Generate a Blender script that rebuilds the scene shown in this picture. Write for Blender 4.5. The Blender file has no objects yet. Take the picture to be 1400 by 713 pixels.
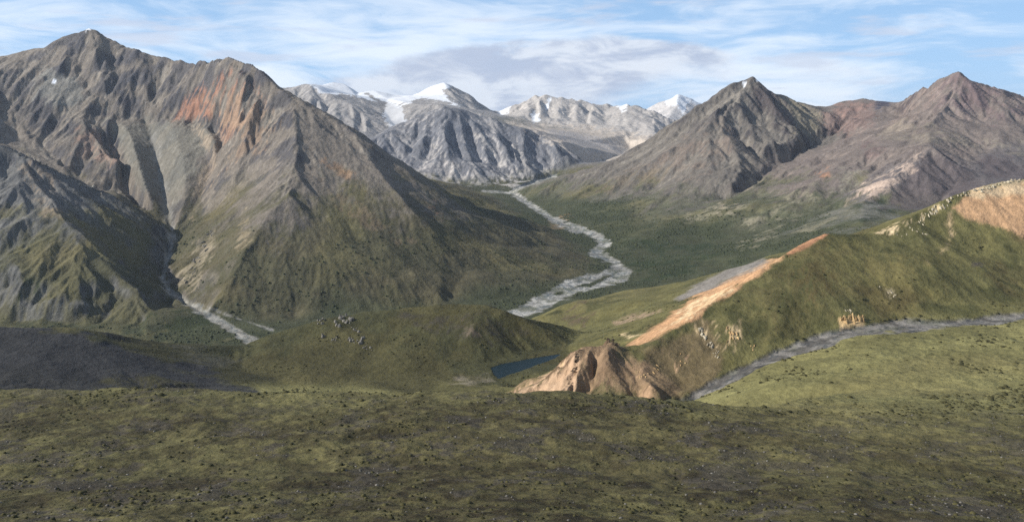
import bpy, math, random
import numpy as np
from mathutils import Vector
from mathutils.geometry import delaunay_2d_cdt

# ------------------------------------------------------------------ camera, sky, sun, exposure
F, HX, HY = 1165.0, 700.0, 170.0           # focal length and horizon point in photo pixels (1400 x 713)
scene = bpy.context.scene
col = scene.collection
cam_d = bpy.data.cameras.new('camera')
cam = bpy.data.objects.new('camera', cam_d)
col.objects.link(cam)
cam.location = (0, 0, 0)
cam.rotation_euler = (math.radians(90), 0, 0)
cam_d.sensor_width = 36.0
cam_d.lens = 36.0 * F / 1400.0
cam_d.shift_y = -(356.5 - HY) / 1400.0
cam_d.clip_start = 0.5
cam_d.clip_end = 60000
scene.camera = cam

SUN_EL, SUN_AZ = 29.0, -100.0               # azimuth from +Y towards +X (negative: left)
world = bpy.data.worlds.new('World')
scene.world = world
world.use_nodes = True

def build_world():
    nt = world.node_tree
    nt.nodes.clear()
    N = lambda t, **k: _node(nt, t, **k)
    out = N('ShaderNodeOutputWorld'); bg = N('ShaderNodeBackground')
    sky = N('ShaderNodeTexSky')
    sky.sky_type = 'NISHITA'; sky.sun_disc = False
    sky.sun_elevation = math.radians(SUN_EL)
    sky.sun_rotation = math.radians(SUN_AZ)
    sky.altitude = 1700; sky.air_density = 1.0; sky.dust_density = 0.25; sky.ozone_density = 1.6
    bg.inputs['Strength'].default_value = 0.085
    tc = N('ShaderNodeTexCoord'); sep = N('ShaderNodeSeparateXYZ')
    nt.links.new(tc.outputs['Generated'], sep.inputs[0])
    def M(op, a, b=None, c=None, clamp=False):
        n = N('ShaderNodeMath'); n.operation = op; n.use_clamp = clamp
        for i, v in enumerate((a, b, c)):
            if v is None: continue
            if isinstance(v, (int, float)): n.inputs[i].default_value = v
            else: nt.links.new(v, n.inputs[i])
        return n.outputs[0]
    def comb(x, y, z):
        n = N('ShaderNodeCombineXYZ')
        for i, v in enumerate((x, y, z)):
            if isinstance(v, (int, float)): n.inputs[i].default_value = v
            else: nt.links.new(v, n.inputs[i])
        return n.outputs[0]
    def noise(vec, scale, detail=6, rough=0.55, dist=0.0):
        n = N('ShaderNodeTexNoise'); n.inputs['Scale'].default_value = scale
        n.inputs['Detail'].default_value = detail; n.inputs['Roughness'].default_value = rough
        n.inputs['Distortion'].default_value = dist
        nt.links.new(vec, n.inputs['Vector']); return n.outputs['Fac']
    def ramp(v, lo, hi, a=0.0, b=1.0):
        n = N('ShaderNodeMapRange'); n.interpolation_type = 'SMOOTHSTEP'
        nt.links.new(v, n.inputs[0])
        for i, x in enumerate((lo, hi, a, b)): n.inputs[i + 1].default_value = x
        return n.outputs[0]
    def mix(f, a, b):
        n = N('ShaderNodeMix'); n.data_type = 'RGBA'
        for s, v in ((n.inputs[0], f), (n.inputs[6], a), (n.inputs[7], b)):
            if isinstance(v, (int, float)): s.default_value = v
            elif isinstance(v, tuple): s.default_value = (*v, 1)
            else: nt.links.new(v, s)
        return n.outputs[2]
    x, y, z = sep.outputs
    az = M('ARCTAN2', x, y)
    el = M('ARCSINE', z)
    zz = M('ADD', M('MAXIMUM', z, 0.0), 0.055)
    qx = M('DIVIDE', x, zz); qy = M('DIVIDE', y, zz)
    # high veil of cirrus, drawn out sideways
    v1 = noise(comb(M('MULTIPLY', az, 2.6), M('MULTIPLY', el, 13.0), 3.1), 1.0, 7, 0.56, 0.5)
    v2 = noise(comb(M('MULTIPLY', az, 8.0), M('MULTIPLY', el, 34.0), 8.7), 1.0, 7, 0.6, 0.8)
    veil = M('ADD', M('MULTIPLY', v1, 0.56), M('MULTIPLY', v2, 0.44))
    tau = ramp(veil, 0.42, 0.66, 0.006, 0.26)
    veil = M('SUBTRACT', 1.0, M('POWER', 2.718, M('MULTIPLY', M('DIVIDE', tau, M('ADD', M('MAXIMUM', z, 0.0), 0.10)), -1.0)))
    # lower broken bank that stands over the far range
    wob = noise(comb(M('MULTIPLY', az, 5.0), M('MULTIPLY', el, 16.0), 1.7), 1.0, 7, 0.58, 0.3)
    bmp = M('MULTIPLY', ramp(az, -0.36, -0.12), ramp(az, 0.30, 0.12))
    topl = M('ADD', M('MULTIPLY', ramp(az, -0.3, 0.14), 0.045), 0.034)
    hgt = M('DIVIDE', M('SUBTRACT', el, topl), 0.055)
    bank = M('SUBTRACT', M('ADD', M('MULTIPLY', wob, 2.2), M('MULTIPLY', bmp, 0.75)), M('ADD', hgt, 1.30))
    low = ramp(M('SUBTRACT', el, M('MULTIPLY', ramp(az, 0.02, 0.22), 0.055)), -0.01, 0.022)
    bank = M('MULTIPLY', ramp(bank, 0.0, 0.30), low)
    fine = noise(comb(M('MULTIPLY', az, 13.0), M('MULTIPLY', el, 36.0), 4.2), 1.0, 7, 0.6, 0.4)
    tone = ramp(fine, 0.40, 0.62)
    bankcol = mix(tone, (5.2, 6.0, 7.7), (8.4, 9.0, 10.0))
    # small grey shreds
    shr = noise(comb(M('MULTIPLY', az, 7.0), M('MULTIPLY', el, 44.0), 9.3), 1.0, 6, 0.55, 0.2)
    shr = M('MULTIPLY', ramp(shr, 0.54, 0.68), 0.7)
    lowsky = ramp(z, 0.0, 0.55, 0.75, 0.0)
    blue = mix(lowsky, sky.outputs[0], (3.9, 6.8, 11.0))
    c = mix(veil, blue, (10.2, 10.9, 11.8))
    c = mix(shr, c, (6.6, 7.4, 9.0))
    c = mix(M('MULTIPLY', bank, 0.9), c, bankcol)
    nt.links.new(c, bg.inputs['Color'])
    nt.links.new(bg.outputs[0], out.inputs[0])

def _node(nt, t, **k):
    n = nt.nodes.new(t)
    for a, b in k.items(): setattr(n, a, b)
    return n
build_world()

sun_d = bpy.data.lights.new('sun', 'SUN')
sun_d.energy = 5.0
sun_d.angle = math.radians(0.5)
sun_d.color = (1.0, 0.95, 0.88)
sun = bpy.data.objects.new('sun', sun_d)
col.objects.link(sun)
_a, _e = math.radians(SUN_AZ), math.radians(SUN_EL)
_to_sun = Vector((math.sin(_a) * math.cos(_e), math.cos(_a) * math.cos(_e), math.sin(_e)))
sun.rotation_euler = _to_sun.to_track_quat('Z', 'Y').to_euler()
sun.location = (0, 0, 3000)

scene.view_settings.view_transform = 'Standard'
scene.view_settings.look = 'None'
scene.view_settings.exposure = 0.2
scene.view_settings.gamma = 1.0
scene.view_settings.use_curve_mapping = False
scene.cycles.use_denoising = False
scene.cycles.use_adaptive_sampling = False
scene.cycles.max_bounces = 4
scene.cycles.sample_clamp_direct = 6.0
scene.cycles.sample_clamp_indirect = 3.0
scene.cycles.diffuse_bounces = 2
scene.cycles.volume_bounces = 0

# ------------------------------------------------------------------ the lie of the land
# Each line is a crest, rib, gully, shore or foot of slope: (bearing x, sight y, distance in metres), with the piece of land it belongs to.
OWN = ['scree_mountain', 'dark_spur', 'central_peak', 'snowy_range', 'pale_range', 'white_peak', 'pyramid_mountain',
       'brown_mountain', 'mauve_foothill', 'near_ridge', 'orange_hill', 'knoll', 'dark_scree_hill', 'valley_floor', 'foreground_slope']
M_, S_, C_, N_, P_, W_, Y_, B_, F_, R_, O_, K_, D_, V_, G_ = range(15)
LINES = []
def L(o, *pts, z=False):
    out = []
    for p in pts:
        px, b, c = p
        if z: D, h = b, c
        else: D, h = c, (HY - b) / F * c
        out.append((px, D, h))
    LINES.append((o, out))
def Z(o, *pts):                       # loose points given as bearing, distance, height
    for px, D, h in pts: LINES.append((o, [(px, D, h)]))

def jag(o, pts, step, amp, seed):
    """a crest broken into teeth"""
    r = random.Random(seed); out = [pts[0]]
    for a, b in zip(pts[:-1], pts[1:]):
        n = max(1, int(abs(b[0] - a[0]) / step))
        for i in range(1, n + 1):
            f = i / n; d = 0 if i == n else r.uniform(-amp, amp * 0.8)
            out.append((a[0] + (b[0] - a[0]) * f, a[1] + (b[1] - a[1]) * f + d + (r.uniform(-.4, .4) * amp if i == n and b is not pts[-1] else 0), a[2] + (b[2] - a[2]) * f))
    L(o, *out)
def along(line, t):
    n = len(line) - 1; x = t * n; i = min(int(x), n - 1); f = x - i
    return tuple(line[i][k] + (line[i + 1][k] - line[i][k]) * f for k in range(3))
def ribs(o, crest, foot, n, dep, seed, skew=0.0):
    """alternate ribs and gullies from a crest down to its foot"""
    r = random.Random(seed)
    for i in range(n):
        t = (i + 0.5 + r.uniform(-.4, .4)) / n
        a = along(crest, t); b = along(foot, min(max(t + skew, 0), 1))
        for kind, tt in ((1, 0.0), (-1, 0.5)):
            t2 = min(t + tt / n, 1.0); a = along(crest, t2); b = along(foot, min(max(t2 + skew, 0), 1))
            dd = dep * r.uniform(0.25, 1.5) * kind; sh = r.uniform(-7, 7)
            s0 = 0.06 if kind > 0 else 0.16
            pts = []
            for q in ((s0, 0.4), (0.38 + r.uniform(-.06, .06), 1.0), (0.72, 0.7)):
                u_ = q[0]
                pts.append((a[0] + (b[0] - a[0]) * u_ + r.uniform(-3, 3) + sh * u_, a[1] + (b[1] - a[1]) * u_, a[2] + (b[2] - a[2]) * u_ - dd * q[1]))
            L(o if kind > 0 else None, *pts)
# river and valley
L(V_, (-450,468,2400),(-200,468,2400),(0,468,2400),(200,468,2400),(345,465,2370),(500,470,2350),(600,462,2400),(690,448,2500),(725,425,2741),
  (775,400,3014),(845,378,3294),(850,365,3465),(820,345,3808),(828,335,3990),(800,318,4370),(765,303,4772),(740,290,5146),
  (715,272,5770),(695,262,6200),(735,248,6720),(800,228,7400),(850,212,8200),(862,203,9000))
L(V_, (870,380,3250),(900,350,3600),(960,330,3850)); L(V_, (960,360,3350),(1000,345,3400)); L(V_, (1060,335,3300),(1100,318,3400),(1180,312,3200))
# scree mountain
L(M_, (-450,140,5200),(-300,130,5200),(-150,100,5200),(-60,88,5100),(0,75,5050),(25,69,5030),(62,60,5000),(80,51,5000),(105,42,5000),(122,39,5000),
  (140,45,4980),(160,56,4950),(172,62,4930),(185,64,4900),(193,70,4880),(200,70,4860),(212,77,4830),(225,77,4800),(236,83,4750),(244,79,4720),(252,84,4690),(262,83,4630),(268,88,4600),(275,82,4570),(284,82,4510),(292,77,4470),(300,80,4430),
  (308,76,4400),(325,83,4330),(345,92,4260),(360,104,4200),(385,120,4130),(405,128,4080),(425,140,4030),(445,150,4000),(470,165,3960),
  (500,183,3930),(530,205,3920),(560,225,3920),(590,245,3930),(620,265,3950),(650,284,3980),(690,303,3980),(730,320,3920),(765,338,3750),(800,355,3530))
L(M_, (308,76,4400),(330,98,4300),(345,115,4200),(375,138,4050),(402,156,3900),(404,190,3700),(402,215,3550),(390,245,3390),(381,272,3235),
  (362,298,3120),(335,335,2950),(318,375,2800),(320,415,2670))
L(None, (415,147,3990),(432,188,3760),(448,228,3570),(452,268,3370),(442,310,3150),(432,360,2900),(432,405,2740))
L(None, (400,440,2600),(500,432,2690),(600,421,2790),(680,408,2900),(740,392,3060),(788,377,3230),(812,362,3440),(803,348,3700),(780,330,4000),
  (750,312,4400),(725,298,4750),(700,285,5200),(680,272,5700),(650,262,6100))
L(M_, (470,165,3960),(515,228,3600),(560,288,3330),(605,345,3130)); L(M_, (560,225,3920),(620,285,3600),(680,335,3400),(720,358,3300))
L(None, (515,215,3740),(565,280,3440),(610,330,3230),(640,368,3100))
Z(M_, (0,5900,0),(122,5900,0),(250,5600,-100),(350,5200,-100),(430,4800,-150),(520,4700,-300),(600,4700,-420),(650,4650,-470),(-300,6200,0))
L(None, (200,168,4440),(205,180,4380),(210,200,4260),(214,222,4130),(222,260,3910),(231,298,3690),(235,318,3560))
L(None, (292,172,4200),(303,195,4090),(303,213,4000),(288,238,3910),(274,268,3770),(255,300,3640),(240,314,3570))
L(M_, (165,166,4400),(176,180,4280),(184,205,4090),(190,230,3940),(203,270,3740),(218,298,3650))
L(M_, (205,167,4430),(228,172,4330),(240,190,4160),(250,215,3980),(254,245,3830),(252,275,3710),(244,298,3630))
L(None, (268,180,4230),(278,200,4080),(284,222,3970))
L(M_, (282,176,4170),(293,196,4020),(294,214,3930))
L(None, (140,205,4290),(155,228,4140),(170,252,3980),(197,288,3770),(228,312,3600))
L(M_, (150,160,4500),(200,161,4480),(235,163,4400),(262,167,4320),(285,170,4220))
L(M_, (62,138,4560),(80,142,4500),(100,155,4420),(118,171,4310)); L(M_, (118,171,4310),(107,195,4180),(94,222,4020)); L(M_, (118,171,4310),(140,192,4190),(158,208,4090),(166,218,4020))
L(None, (125,205,4190),(122,228,4030))
Z(M_, (0,3850,-190),(-80,3850,-130),(100,3850,-275),(180,3700,-360))
L(M_, (105,108,4720),(75,116,4680),(50,122,4640)); L(M_, (115,128,4620),(85,133,4600),(60,134,4590))
L(None, (10,150,4560),(35,175,4400),(65,200,4220),(95,230,4010),(140,250,3900))
L(M_, (62,60,5000),(40,85,4850),(15,105,4750),(-20,115,4700))
L(M_, (122,39,5000),(130,70,4830),(140,100,4680),(146,130,4570)); L(None, (148,72,4890),(160,105,4720),(168,140,4560)); L(None, (100,65,4930),(112,95,4800),(118,122,4680))
L(M_, (185,66,4900),(192,95,4740),(198,125,4600)); L(None, (205,92,4780),(212,120,4640),(214,148,4500)); L(M_, (225,79,4800),(226,105,4660),(222,130,4550)); L(None, (250,98,4640),(240,128,4500),(228,155,4410))
L(M_, (308,76,4400),(322,95,4300),(334,112,4200),(333,135,4090),(326,160,3990),(314,186,3930)); L(None, (355,140,4080),(357,165,3960),(346,195,3840))
L(None, (300,135,4250),(280,155,4240),(255,165,4300)); L(M_, (318,198,3900),(330,212,3810),(326,232,3740)); L(None, (345,205,3830),(338,240,3710),(318,265,3640),(280,297,3590))
L(None, (235,318,3540),(232,340,3380),(225,365,3230),(222,385,3080),(240,408,2880),(285,432,2620),(345,465,2370))
# dark spur
L(S_, (-450,120,3600),(-200,160,3600),(-60,180,3560),(0,195,3500),(20,204,3490),(45,215,3480),(60,227,3480),(100,245,3490),(130,259,3490),
  (160,275,3480),(185,289,3470),(203,301,3430),(211,325,3330),(211,352,3220))
L(S_, (20,204,3490),(45,240,3320),(70,275,3160),(95,305,3020),(130,342,2880),(160,370,2790),(185,400,2690),(200,430,2580))
L(None, (30,270,3150),(40,320,2920),(70,370,2730),(100,420,2600)); L(S_, (-10,250,3250),(0,300,3020),(20,360,2770),(40,410,2620))
L(None, (-450,440,2600),(-200,440,2600),(0,438,2600),(100,440,2590),(190,440,2560),(228,420,2720))
# central peak
jag(C_, [(510,186,7100),(527,178,7300),(545,170,7400),(560,164,7450),(585,153,7550),(607,145,7600),(640,150,7650),(663,158,7650),(690,170,7600),
  (704,177,7560),(720,175,7550),(730,186,7500),(761,191,7450),(780,204,7350),(803,222,7200)], 6, 1.8, 21)
ribs(C_, [(572,158,7500),(585,153,7550),(607,145,7600),(625,148,7620),(650,153,7650)], [(528,236,6480),(565,241,6430),(610,248,6380),(655,251,6390),(692,252,6450)], 5, 60, 4)
ribs(C_, [(655,155,7650),(690,170,7600),(720,176,7550),(761,191,7450)], [(690,252,6450),(715,248,6550),(740,240,6760),(780,227,7080)], 4, 60, 5)
L(None, (400,230,6500),(540,236,6480),(580,243,6400),(640,251,6380),(685,253,6450),(730,243,6700),(785,226,7100))
# snowy range
jag(N_, [(250,130,9800),(350,125,9600),(395,122,9500),(415,114,9500),(435,120,9400),(460,135,9200),(480,142,9000),(505,155,8700),(520,168,8500),(530,182,8300)], 7, 3.0, 24)
L(N_, (415,114,9500),(440,116,10300),(455,112,10500),(470,114,10550),(490,127,10600),(500,127,10600),(510,123,10550),(540,130,10650),(560,131,10720),
  (575,125,10780),(590,117,10850),(607,112,10900),(625,120,10920),(640,127,10930),(655,140,11000),(670,150,11050),(682,153,11050),(695,147,10980),(712,142,10850))
L(N_, (550,150,9300),(575,143,9300),(598,141,9200)); L(N_, (530,135,10000),(525,150,9400),(535,165,8900),(545,175,8500),(530,190,8000))
Z(N_, (560,8200,-100),(620,8600,-50),(700,8600,-150),(430,8000,-100),(300,8000,-50)); L(None, (455,150,8700),(470,180,8000),(500,195,7500))
L(N_, (607,112,10900),(618,130,10300),(632,146,9700)); L(N_, (640,127,10930),(652,150,9900)); L(None, (632,132,10500),(642,148,9900))
L(None, (682,153,11050),(684,157,10600),(690,159,10100)); L(None, (490,127,10600),(488,131,10150)); L(None, (660,143,11010),(664,150,10500))
ribs(N_, [(398,122,9500),(415,115,9500),(435,121,9400),(460,136,9200),(480,143,9000),(505,156,8700)], [(410,190,7900),(425,190,7900),(445,190,7900),(470,190,7900),(495,192,7800),(520,196,7700)], 6, 90, 8)
# pale range
jag(P_, [(712,142,10850),(725,135,10800),(738,130,10800),(755,133,10800),(775,133,10800),(800,138,10900),(830,142,10900),(850,145,10800),(870,142,10700),
  (895,152,10500),(912,165,10300),(935,180,10000)], 6, 5.5, 22)
L(None, (700,160,9800),(740,172,9600),(800,180,9400),(850,185,9200),(900,195,8800))
ribs(P_, [(712,143,10800),(725,136,10800),(738,131,10800),(755,134,10800),(775,134,10800),(800,139,10900),(830,143,10900),(850,146,10800),(870,143,10700),(893,152,10500)],
     [(705,161,9800),(722,167,9680),(740,172,9600),(760,175,9540),(780,178,9460),(800,180,9400),(825,183,9300),(850,185,9200),(875,190,9000),(898,195,8800)], 7, 95, 6)
L(V_, (745,178,8900),(770,185,8700),(800,192,8600),(830,198,8500))
Z(N_, (300,11500,-50),(400,11500,-50),(460,11700,0),(520,11600,0),(600,12200,50),(660,11700,-50))
Z(P_, (700,11700,-50),(760,11900,0),(830,11900,0),(890,11500,-50),(940,11000,-50))
# white peak
L(W_, (885,155,13500),(905,140,13700),(920,130,13900),(928,126,14000),(940,132,14000),(955,141,13900),(975,155,13800),(1000,168,13500))
L(W_, (928,126,14000),(925,145,13300),(915,160,12700)); Z(W_, (930,15500,100),(880,12600,-40),(960,12600,-40),(830,13500,-30),(1030,14500,-30))
# pyramid mountain
jag(Y_, [(1030,106,6200),(1015,112,6180),(1000,120,6150),(985,130,6120),(970,137,6100),(950,148,6050),(930,163,6000),(915,175,5970),(900,187,5950),
  (885,196,5930),(870,205,5900),(850,213,5880),(830,221,5870),(800,232,5870),(770,240,5900),(745,247,5950),(720,256,5980)], 7, 1.6, 23)
L(Y_, (1030,106,6200),(1050,120,6220),(1065,127,6250),(1090,138,6300),(1115,147,6400))
L(Y_, (1030,106,6200),(1010,130,5980),(990,153,5750),(975,180,5520),(962,205,5300),(945,235,5050),(930,262,4800),(915,285,4550))
L(None, (905,240,5300),(885,268,4980),(868,292,4650)); L(None, (720,268,5800),(780,275,5300),(830,295,4750),(868,305,4400))
L(Y_, (1030,106,6200),(1055,140,5950),(1075,165,5750),(1092,178,5600)); L(None, (1030,160,5800),(1020,195,5500),(1035,215,5300),(1040,232,5050))
L(Y_, (990,185,5480),(1005,205,5210),(1012,228,4950),(1000,250,4710)); L(Y_, (1060,195,5400),(1092,190,5500))
L(None, (1140,185,5900),(1110,200,5640),(1070,225,5300),(1035,248,4930),(1000,268,4640),(950,292,4300),(900,315,4050),(860,335,3900))
Z(Y_, (900,7000,-250),(1030,7200,-100),(1115,7500,-50),(800,6500,-430))
# brown mountain
L(B_, (1115,147,6400),(1130,145,6450),(1160,138,6500),(1180,133,6500),(1200,139,6450),(1225,140,6300),(1250,127,6000),(1265,118,5850),(1285,106,5650),
  (1313,96,5500),(1335,105,5450),(1350,110,5420),(1370,118,5380),(1400,132,5300),(1450,150,5200),(1600,165,5000),(1850,150,5000))
Z(B_, (1200,7400,0),(1313,6700,50),(1450,6500,0),(1850,6500,0))
L(B_, (1225,140,6300),(1235,160,5800),(1230,168,5500),(1195,190,5000),(1155,215,4640),(1118,245,4330),(1090,275,4090),(1060,295,3950))
L(None, (1160,165,6000),(1180,180,5600),(1150,195,5400)); L(B_, (1313,96,5500),(1300,130,5250),(1285,155,5050),(1265,175,4850),(1270,190,4500),(1275,203,4250))
L(B_, (1370,118,5380),(1380,160,5000)); L(None, (1345,150,5150),(1340,175,4850)); L(None, (1265,150,5350),(1248,180,4950),(1240,200,4450))
L(B_, (1330,185,4700),(1400,180,4700),(1450,185,4700),(1850,185,4700)); L(F_, (1350,213,4300),(1375,215,4250),(1400,205,4400))
# foothill
L(F_, (1275,203,4250),(1250,215,4170),(1225,240,3980),(1195,265,3800)); L(F_, (1275,203,4250),(1288,235,3990),(1288,265,3780))
L(F_, (1275,203,4250),(1320,225,4150),(1345,240,4000)); L(None, (1330,215,4350),(1345,225,4200))
L(None, (1180,275,3750),(1240,282,3700),(1300,285,3650),(1350,260,3600),(1450,270,3400),(1600,280,3300),(1850,280,3300))
L(None, (1240,200,4450),(1210,228,4340),(1168,258,4140),(1125,286,3940),(1070,312,3720),(1000,335,3600),(930,350,3500)); L(F_, (1500,220,4200),(1850,220,4200))
Z(V_, (1300,2600,-370),(1500,2600,-330),(1850,2600,-330),(1200,2700,-410))
# near ridge
RIDGE = [(1850,150,2100),(1600,200,1850),(1500,225,1780),(1440,238,1730),(1400,243,1700),(1375,247,1690),(1350,253,1680),(1325,262,1665),(1308,268,1655),
  (1290,276,1640),(1270,286,1625),(1240,300,1600),(1215,311,1580),(1195,319,1565),(1160,321,1550),(1130,319,1540),(1115,325,1525),(1090,338,1500),
  (1070,350,1480),(1050,363,1455),(1020,381,1420),(1000,395,1395),(975,414,1360),(950,430,1330),(930,444,1310),(905,459,1285),(875,472,1270)]
L(R_, *RIDGE)
L(R_, (868,472,1500),(900,452,1570),(930,432,1630),(960,412,1690),(1000,388,1760),(1040,365,1830),(1070,350,1880))
L(R_, (870,430,1900),(900,410,2050)); L(R_, (930,405,2000),(980,380,2080),(1040,355,2150)); L(R_, (830,440,1950),(800,455,1880))
L(R_, (740,430,2250),(770,416,2330),(800,408,2380),(850,398,2400),(900,390,2400),(940,383,2400),(1000,368,2380),(1050,349,2330),(1100,340,2200))
Z(None, (740,2500,-590),(800,2750,-588),(870,2900,-585),(950,2950,-575),(1020,2950,-560),(1100,2900,-500))
Z(R_, (1150,2000,-330),(1200,2000,-320),(1300,2100,-260),(1400,2200,-230),(1600,2300,-220),(1850,2400,-220))
L(None, (1275,352,1460),(1275,380,1400),(1255,410,1350),(1225,440,1300))
L(R_, (1345,345,1520),(1360,370,1450)); L(R_, (1400,400,1390),(1330,405,1370),(1285,413,1345)); L(R_, (1850,390,1420),(1600,395,1400),(1400,400,1390))
L(R_, (1130,319,1540),(1110,365,1430),(1085,410,1340),(1070,450,1275)); L(R_, (1190,330,1530),(1180,380,1410),(1170,430,1300))
CREEK = [(1850,415,1350),(1600,422,1320),(1500,426,1310),(1400,430,1300),(1330,438,1290),(1250,443,1285),(1180,450,1280),(1130,462,1265),(1080,480,1235),
  (1030,500,1205),(990,518,1180),(960,535,1155),(920,560,1120),(860,590,1080),(780,602,1070),(700,590,1110),(620,565,1220),(570,545,1340),(600,522,1470)]
L(None, *CREEK)
# orange hill
L(O_, (875,472,1270),(855,475,1260),(838,468,1250),(820,472,1240),(800,473,1235),(792,475,1230),(775,487,1240),(755,503,1265),(735,518,1300),(712,530,1350))
L(O_, (792,475,1230),(788,500,1190),(780,528,1150),(775,560,1115),(772,585,1090)); L(O_, (838,468,1250),(870,505,1190),(885,535,1140),(890,560,1105))
L(None, (817,478,1232),(812,505,1200),(806,535,1160)); L(None, (845,515,1185),(850,550,1125),(850,585,1085)); Z(None, (800,1400,-385),(760,1480,-425),(840,1420,-375),(720,1440,-445),(780,1620,-447))
# knoll above the lake
L(K_, (335,470,1700),(370,456,1720),(400,446,1740),(430,437,1760),(450,432,1770),(470,430,1780),(500,424,1800),(540,420,1820),(580,416,1830),
  (620,414,1830),(660,415,1820),(690,422,1800),(715,432,1780),(740,448,1760),(765,462,1760))
L(None, (330,505,1540),(380,520,1480),(420,526,1455),(500,518,1495),(580,508,1540),(650,498,1590),(700,487,1650),(750,480,1690),(775,475,1720))
L(K_, (470,430,1780),(480,460,1680),(495,490,1590)); L(K_, (660,415,1820),(655,450,1710),(660,480,1640)); L(None, (560,450,1710),(555,480,1610))
Z(None, (450,2150,-575),(600,2200,-585),(700,2250,-570),(760,2100,-520)); Z(K_, (700,1570,-449),(740,1630,-449),(640,1530,-448),(560,1460,-446),(690,1480,-447))
# dark scree hill
L(D_, (-450,430,1450),(-200,436,1450),(0,443,1480),(60,444,1500),(100,444,1510),(150,450,1540),(200,459,1580),(250,466,1620),(300,470,1660),(335,470,1700))
L(D_, (100,444,1510),(130,475,1440),(165,500,1390),(225,525,1350)); L(None, (60,480,1395),(110,510,1345),(170,530,1310))
L(D_, (250,466,1620),(270,490,1540),(290,512,1470))
L(None, (-450,520,1250),(-200,520,1250),(0,520,1260),(100,530,1280),(200,536,1330),(300,530,1390),(400,530,1440))
Z(None, (-450,1900,-520),(0,1900,-520),(150,1950,-560),(300,2050,-580))
# foreground slope
L(G_, (1850,470,1110),(1400,470,1110),(1200,486,1085),(1050,528,1020),(985,545,1040))
Z(G_, (900,960,-372),(800,950,-378),(700,980,-385),(560,1050,-400),(400,1150,-410),(250,1100,-390),(100,1080,-375),(-100,1080,-365))
L(G_, (1850,528,900),(1400,528,900),(1200,528,940)); L(G_, (1850,562,690),(1400,564,690),(1200,566,700),(1100,564,720),(1030,556,740),(960,548,755),(860,541,765),(700,538,770),(500,538,770),(300,537,770),(150,536,770),(0,535,770),(-200,535,770),(-450,535,770))
for _px in range(-450, 1851, 230):
    _j = 14 * math.sin(_px * 0.013)
    Z(G_, (_px, 520 + _j, -212), (_px, 400 + _j, -182), (_px, 280 + _j, -145), (_px, 160, -90), (_px, 60, -37), (_px, 12, -8.2), (_px, 1.4, -1.7))
Z(N_, (-450,9000,0),(0,9000,0),(250,9000,50)); Z(P_, (1100,10000,0),(1400,10000,0),(1850,10000,0))
for _px in range(-460, 1861, 290): Z(P_ if _px > 700 else N_, (_px, 17600, 0))

# ------------------------------------------------------------------ grid of the land: bearings x distances
cols_px = np.concatenate([np.linspace(-450, -25, 34), np.arange(-15, 1415.1, 1.6), np.linspace(1425, 1850, 34)])
rows_Y = np.concatenate([np.geomspace(1.5, 235, 34)[:-1], np.geomspace(235, 12500, 1190)[:-1], np.geomspace(12500, 17000, 46)])
U = (cols_px - HX) / F
NR, NC = len(rows_Y), len(cols_px)
Yg = np.repeat(rows_Y[:, None], NC, 1)
Xg = Yg * U[None, :]
NOWN = len(OWN)

def build_tin():
    pts, edges, own, hts = [], [], [], []
    key = {}
    def add(o, px, D, h):
        k = (px, D)
        if k in key:
            i = key[k]
            if o is not None and own[i] is None: own[i] = o
            return i
        key[k] = len(pts)
        pts.append(Vector(((px - HX) / F * D, D))); own.append(o); hts.append(h)
        return key[k]
    for o, line in LINES:
        prev = None
        for px, D, h in line:
            i = add(o, px, D, h)
            if prev is not None and prev != i: edges.append((prev, i))
            prev = i
    v, e, f, ov, oe, of = delaunay_2d_cdt(pts, edges, [], 0, 1e-3)
    H, OW = [], []
    P0 = np.array([(p.x, p.y) for p in pts])
    for i, p in enumerate(v):
        src = ov[i]
        if src:
            H.append(hts[src[0]]); OW.append(own[src[0]])
        else:                         # where two lines cross
            d = np.hypot(P0[:, 0] - p.x, P0[:, 1] - p.y); n = np.argsort(d)[:3]; w = 1 / (d[n] + 1)
            H.append(float((np.array(hts)[n] * w).sum() / w.sum())); OW.append(None)
    return np.array([(p.x, p.y) for p in v]), np.array(H), OW, f

def raster():
    P, H, OW, faces = build_tin()
    u = P[:, 0] / P[:, 1]; w = 1 / P[:, 1]; v = H / P[:, 1]
    Vv = np.full((NR, NC), np.nan)
    I = np.zeros((NOWN, NR, NC), np.float32)
    wr = 1 / rows_Y                    # falls with the row number
    for f in faces:
        a, b, c = f[0], f[1], f[2]
        u3 = u[[a, b, c]]; w3 = w[[a, b, c]]
        det = (w3[1] - w3[2]) * (u3[0] - u3[2]) + (u3[2] - u3[1]) * (w3[0] - w3[2])
        if abs(det) < 1e-14: continue
        c0, c1 = np.searchsorted(U, [u3.min() - 1e-9, u3.max() + 1e-9])
        r0, r1 = np.searchsorted(-wr, [-w3.max() - 1e-12, -w3.min() + 1e-12])
        if c1 <= c0 or r1 <= r0: continue
        uu = U[None, c0:c1]; ww = wr[r0:r1, None]
        l0 = ((w3[1] - w3[2]) * (uu - u3[2]) + (u3[2] - u3[1]) * (ww - w3[2])) / det
        l1 = ((w3[2] - w3[0]) * (uu - u3[2]) + (u3[0] - u3[2]) * (ww - w3[2])) / det
        l2 = 1 - l0 - l1
        m = (l0 >= -1e-6) & (l1 >= -1e-6) & (l2 >= -1e-6)
        if not m.any(): continue
        val = l0 * v[a] + l1 * v[b] + l2 * v[c]
        s = Vv[r0:r1, c0:c1]; s[m] = val[m]
        # true barycentric weights on the ground for who owns the spot
        g = [l0 * w[a], l1 * w[b], l2 * w[c]]
        t = g[0] + g[1] + g[2]
        for k, q in zip((a, b, c), g):
            if OW[k] is not None:
                sI = I[OW[k], r0:r1, c0:c1]; sI[m] += (q / t)[m]
    return Vv, I

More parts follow.
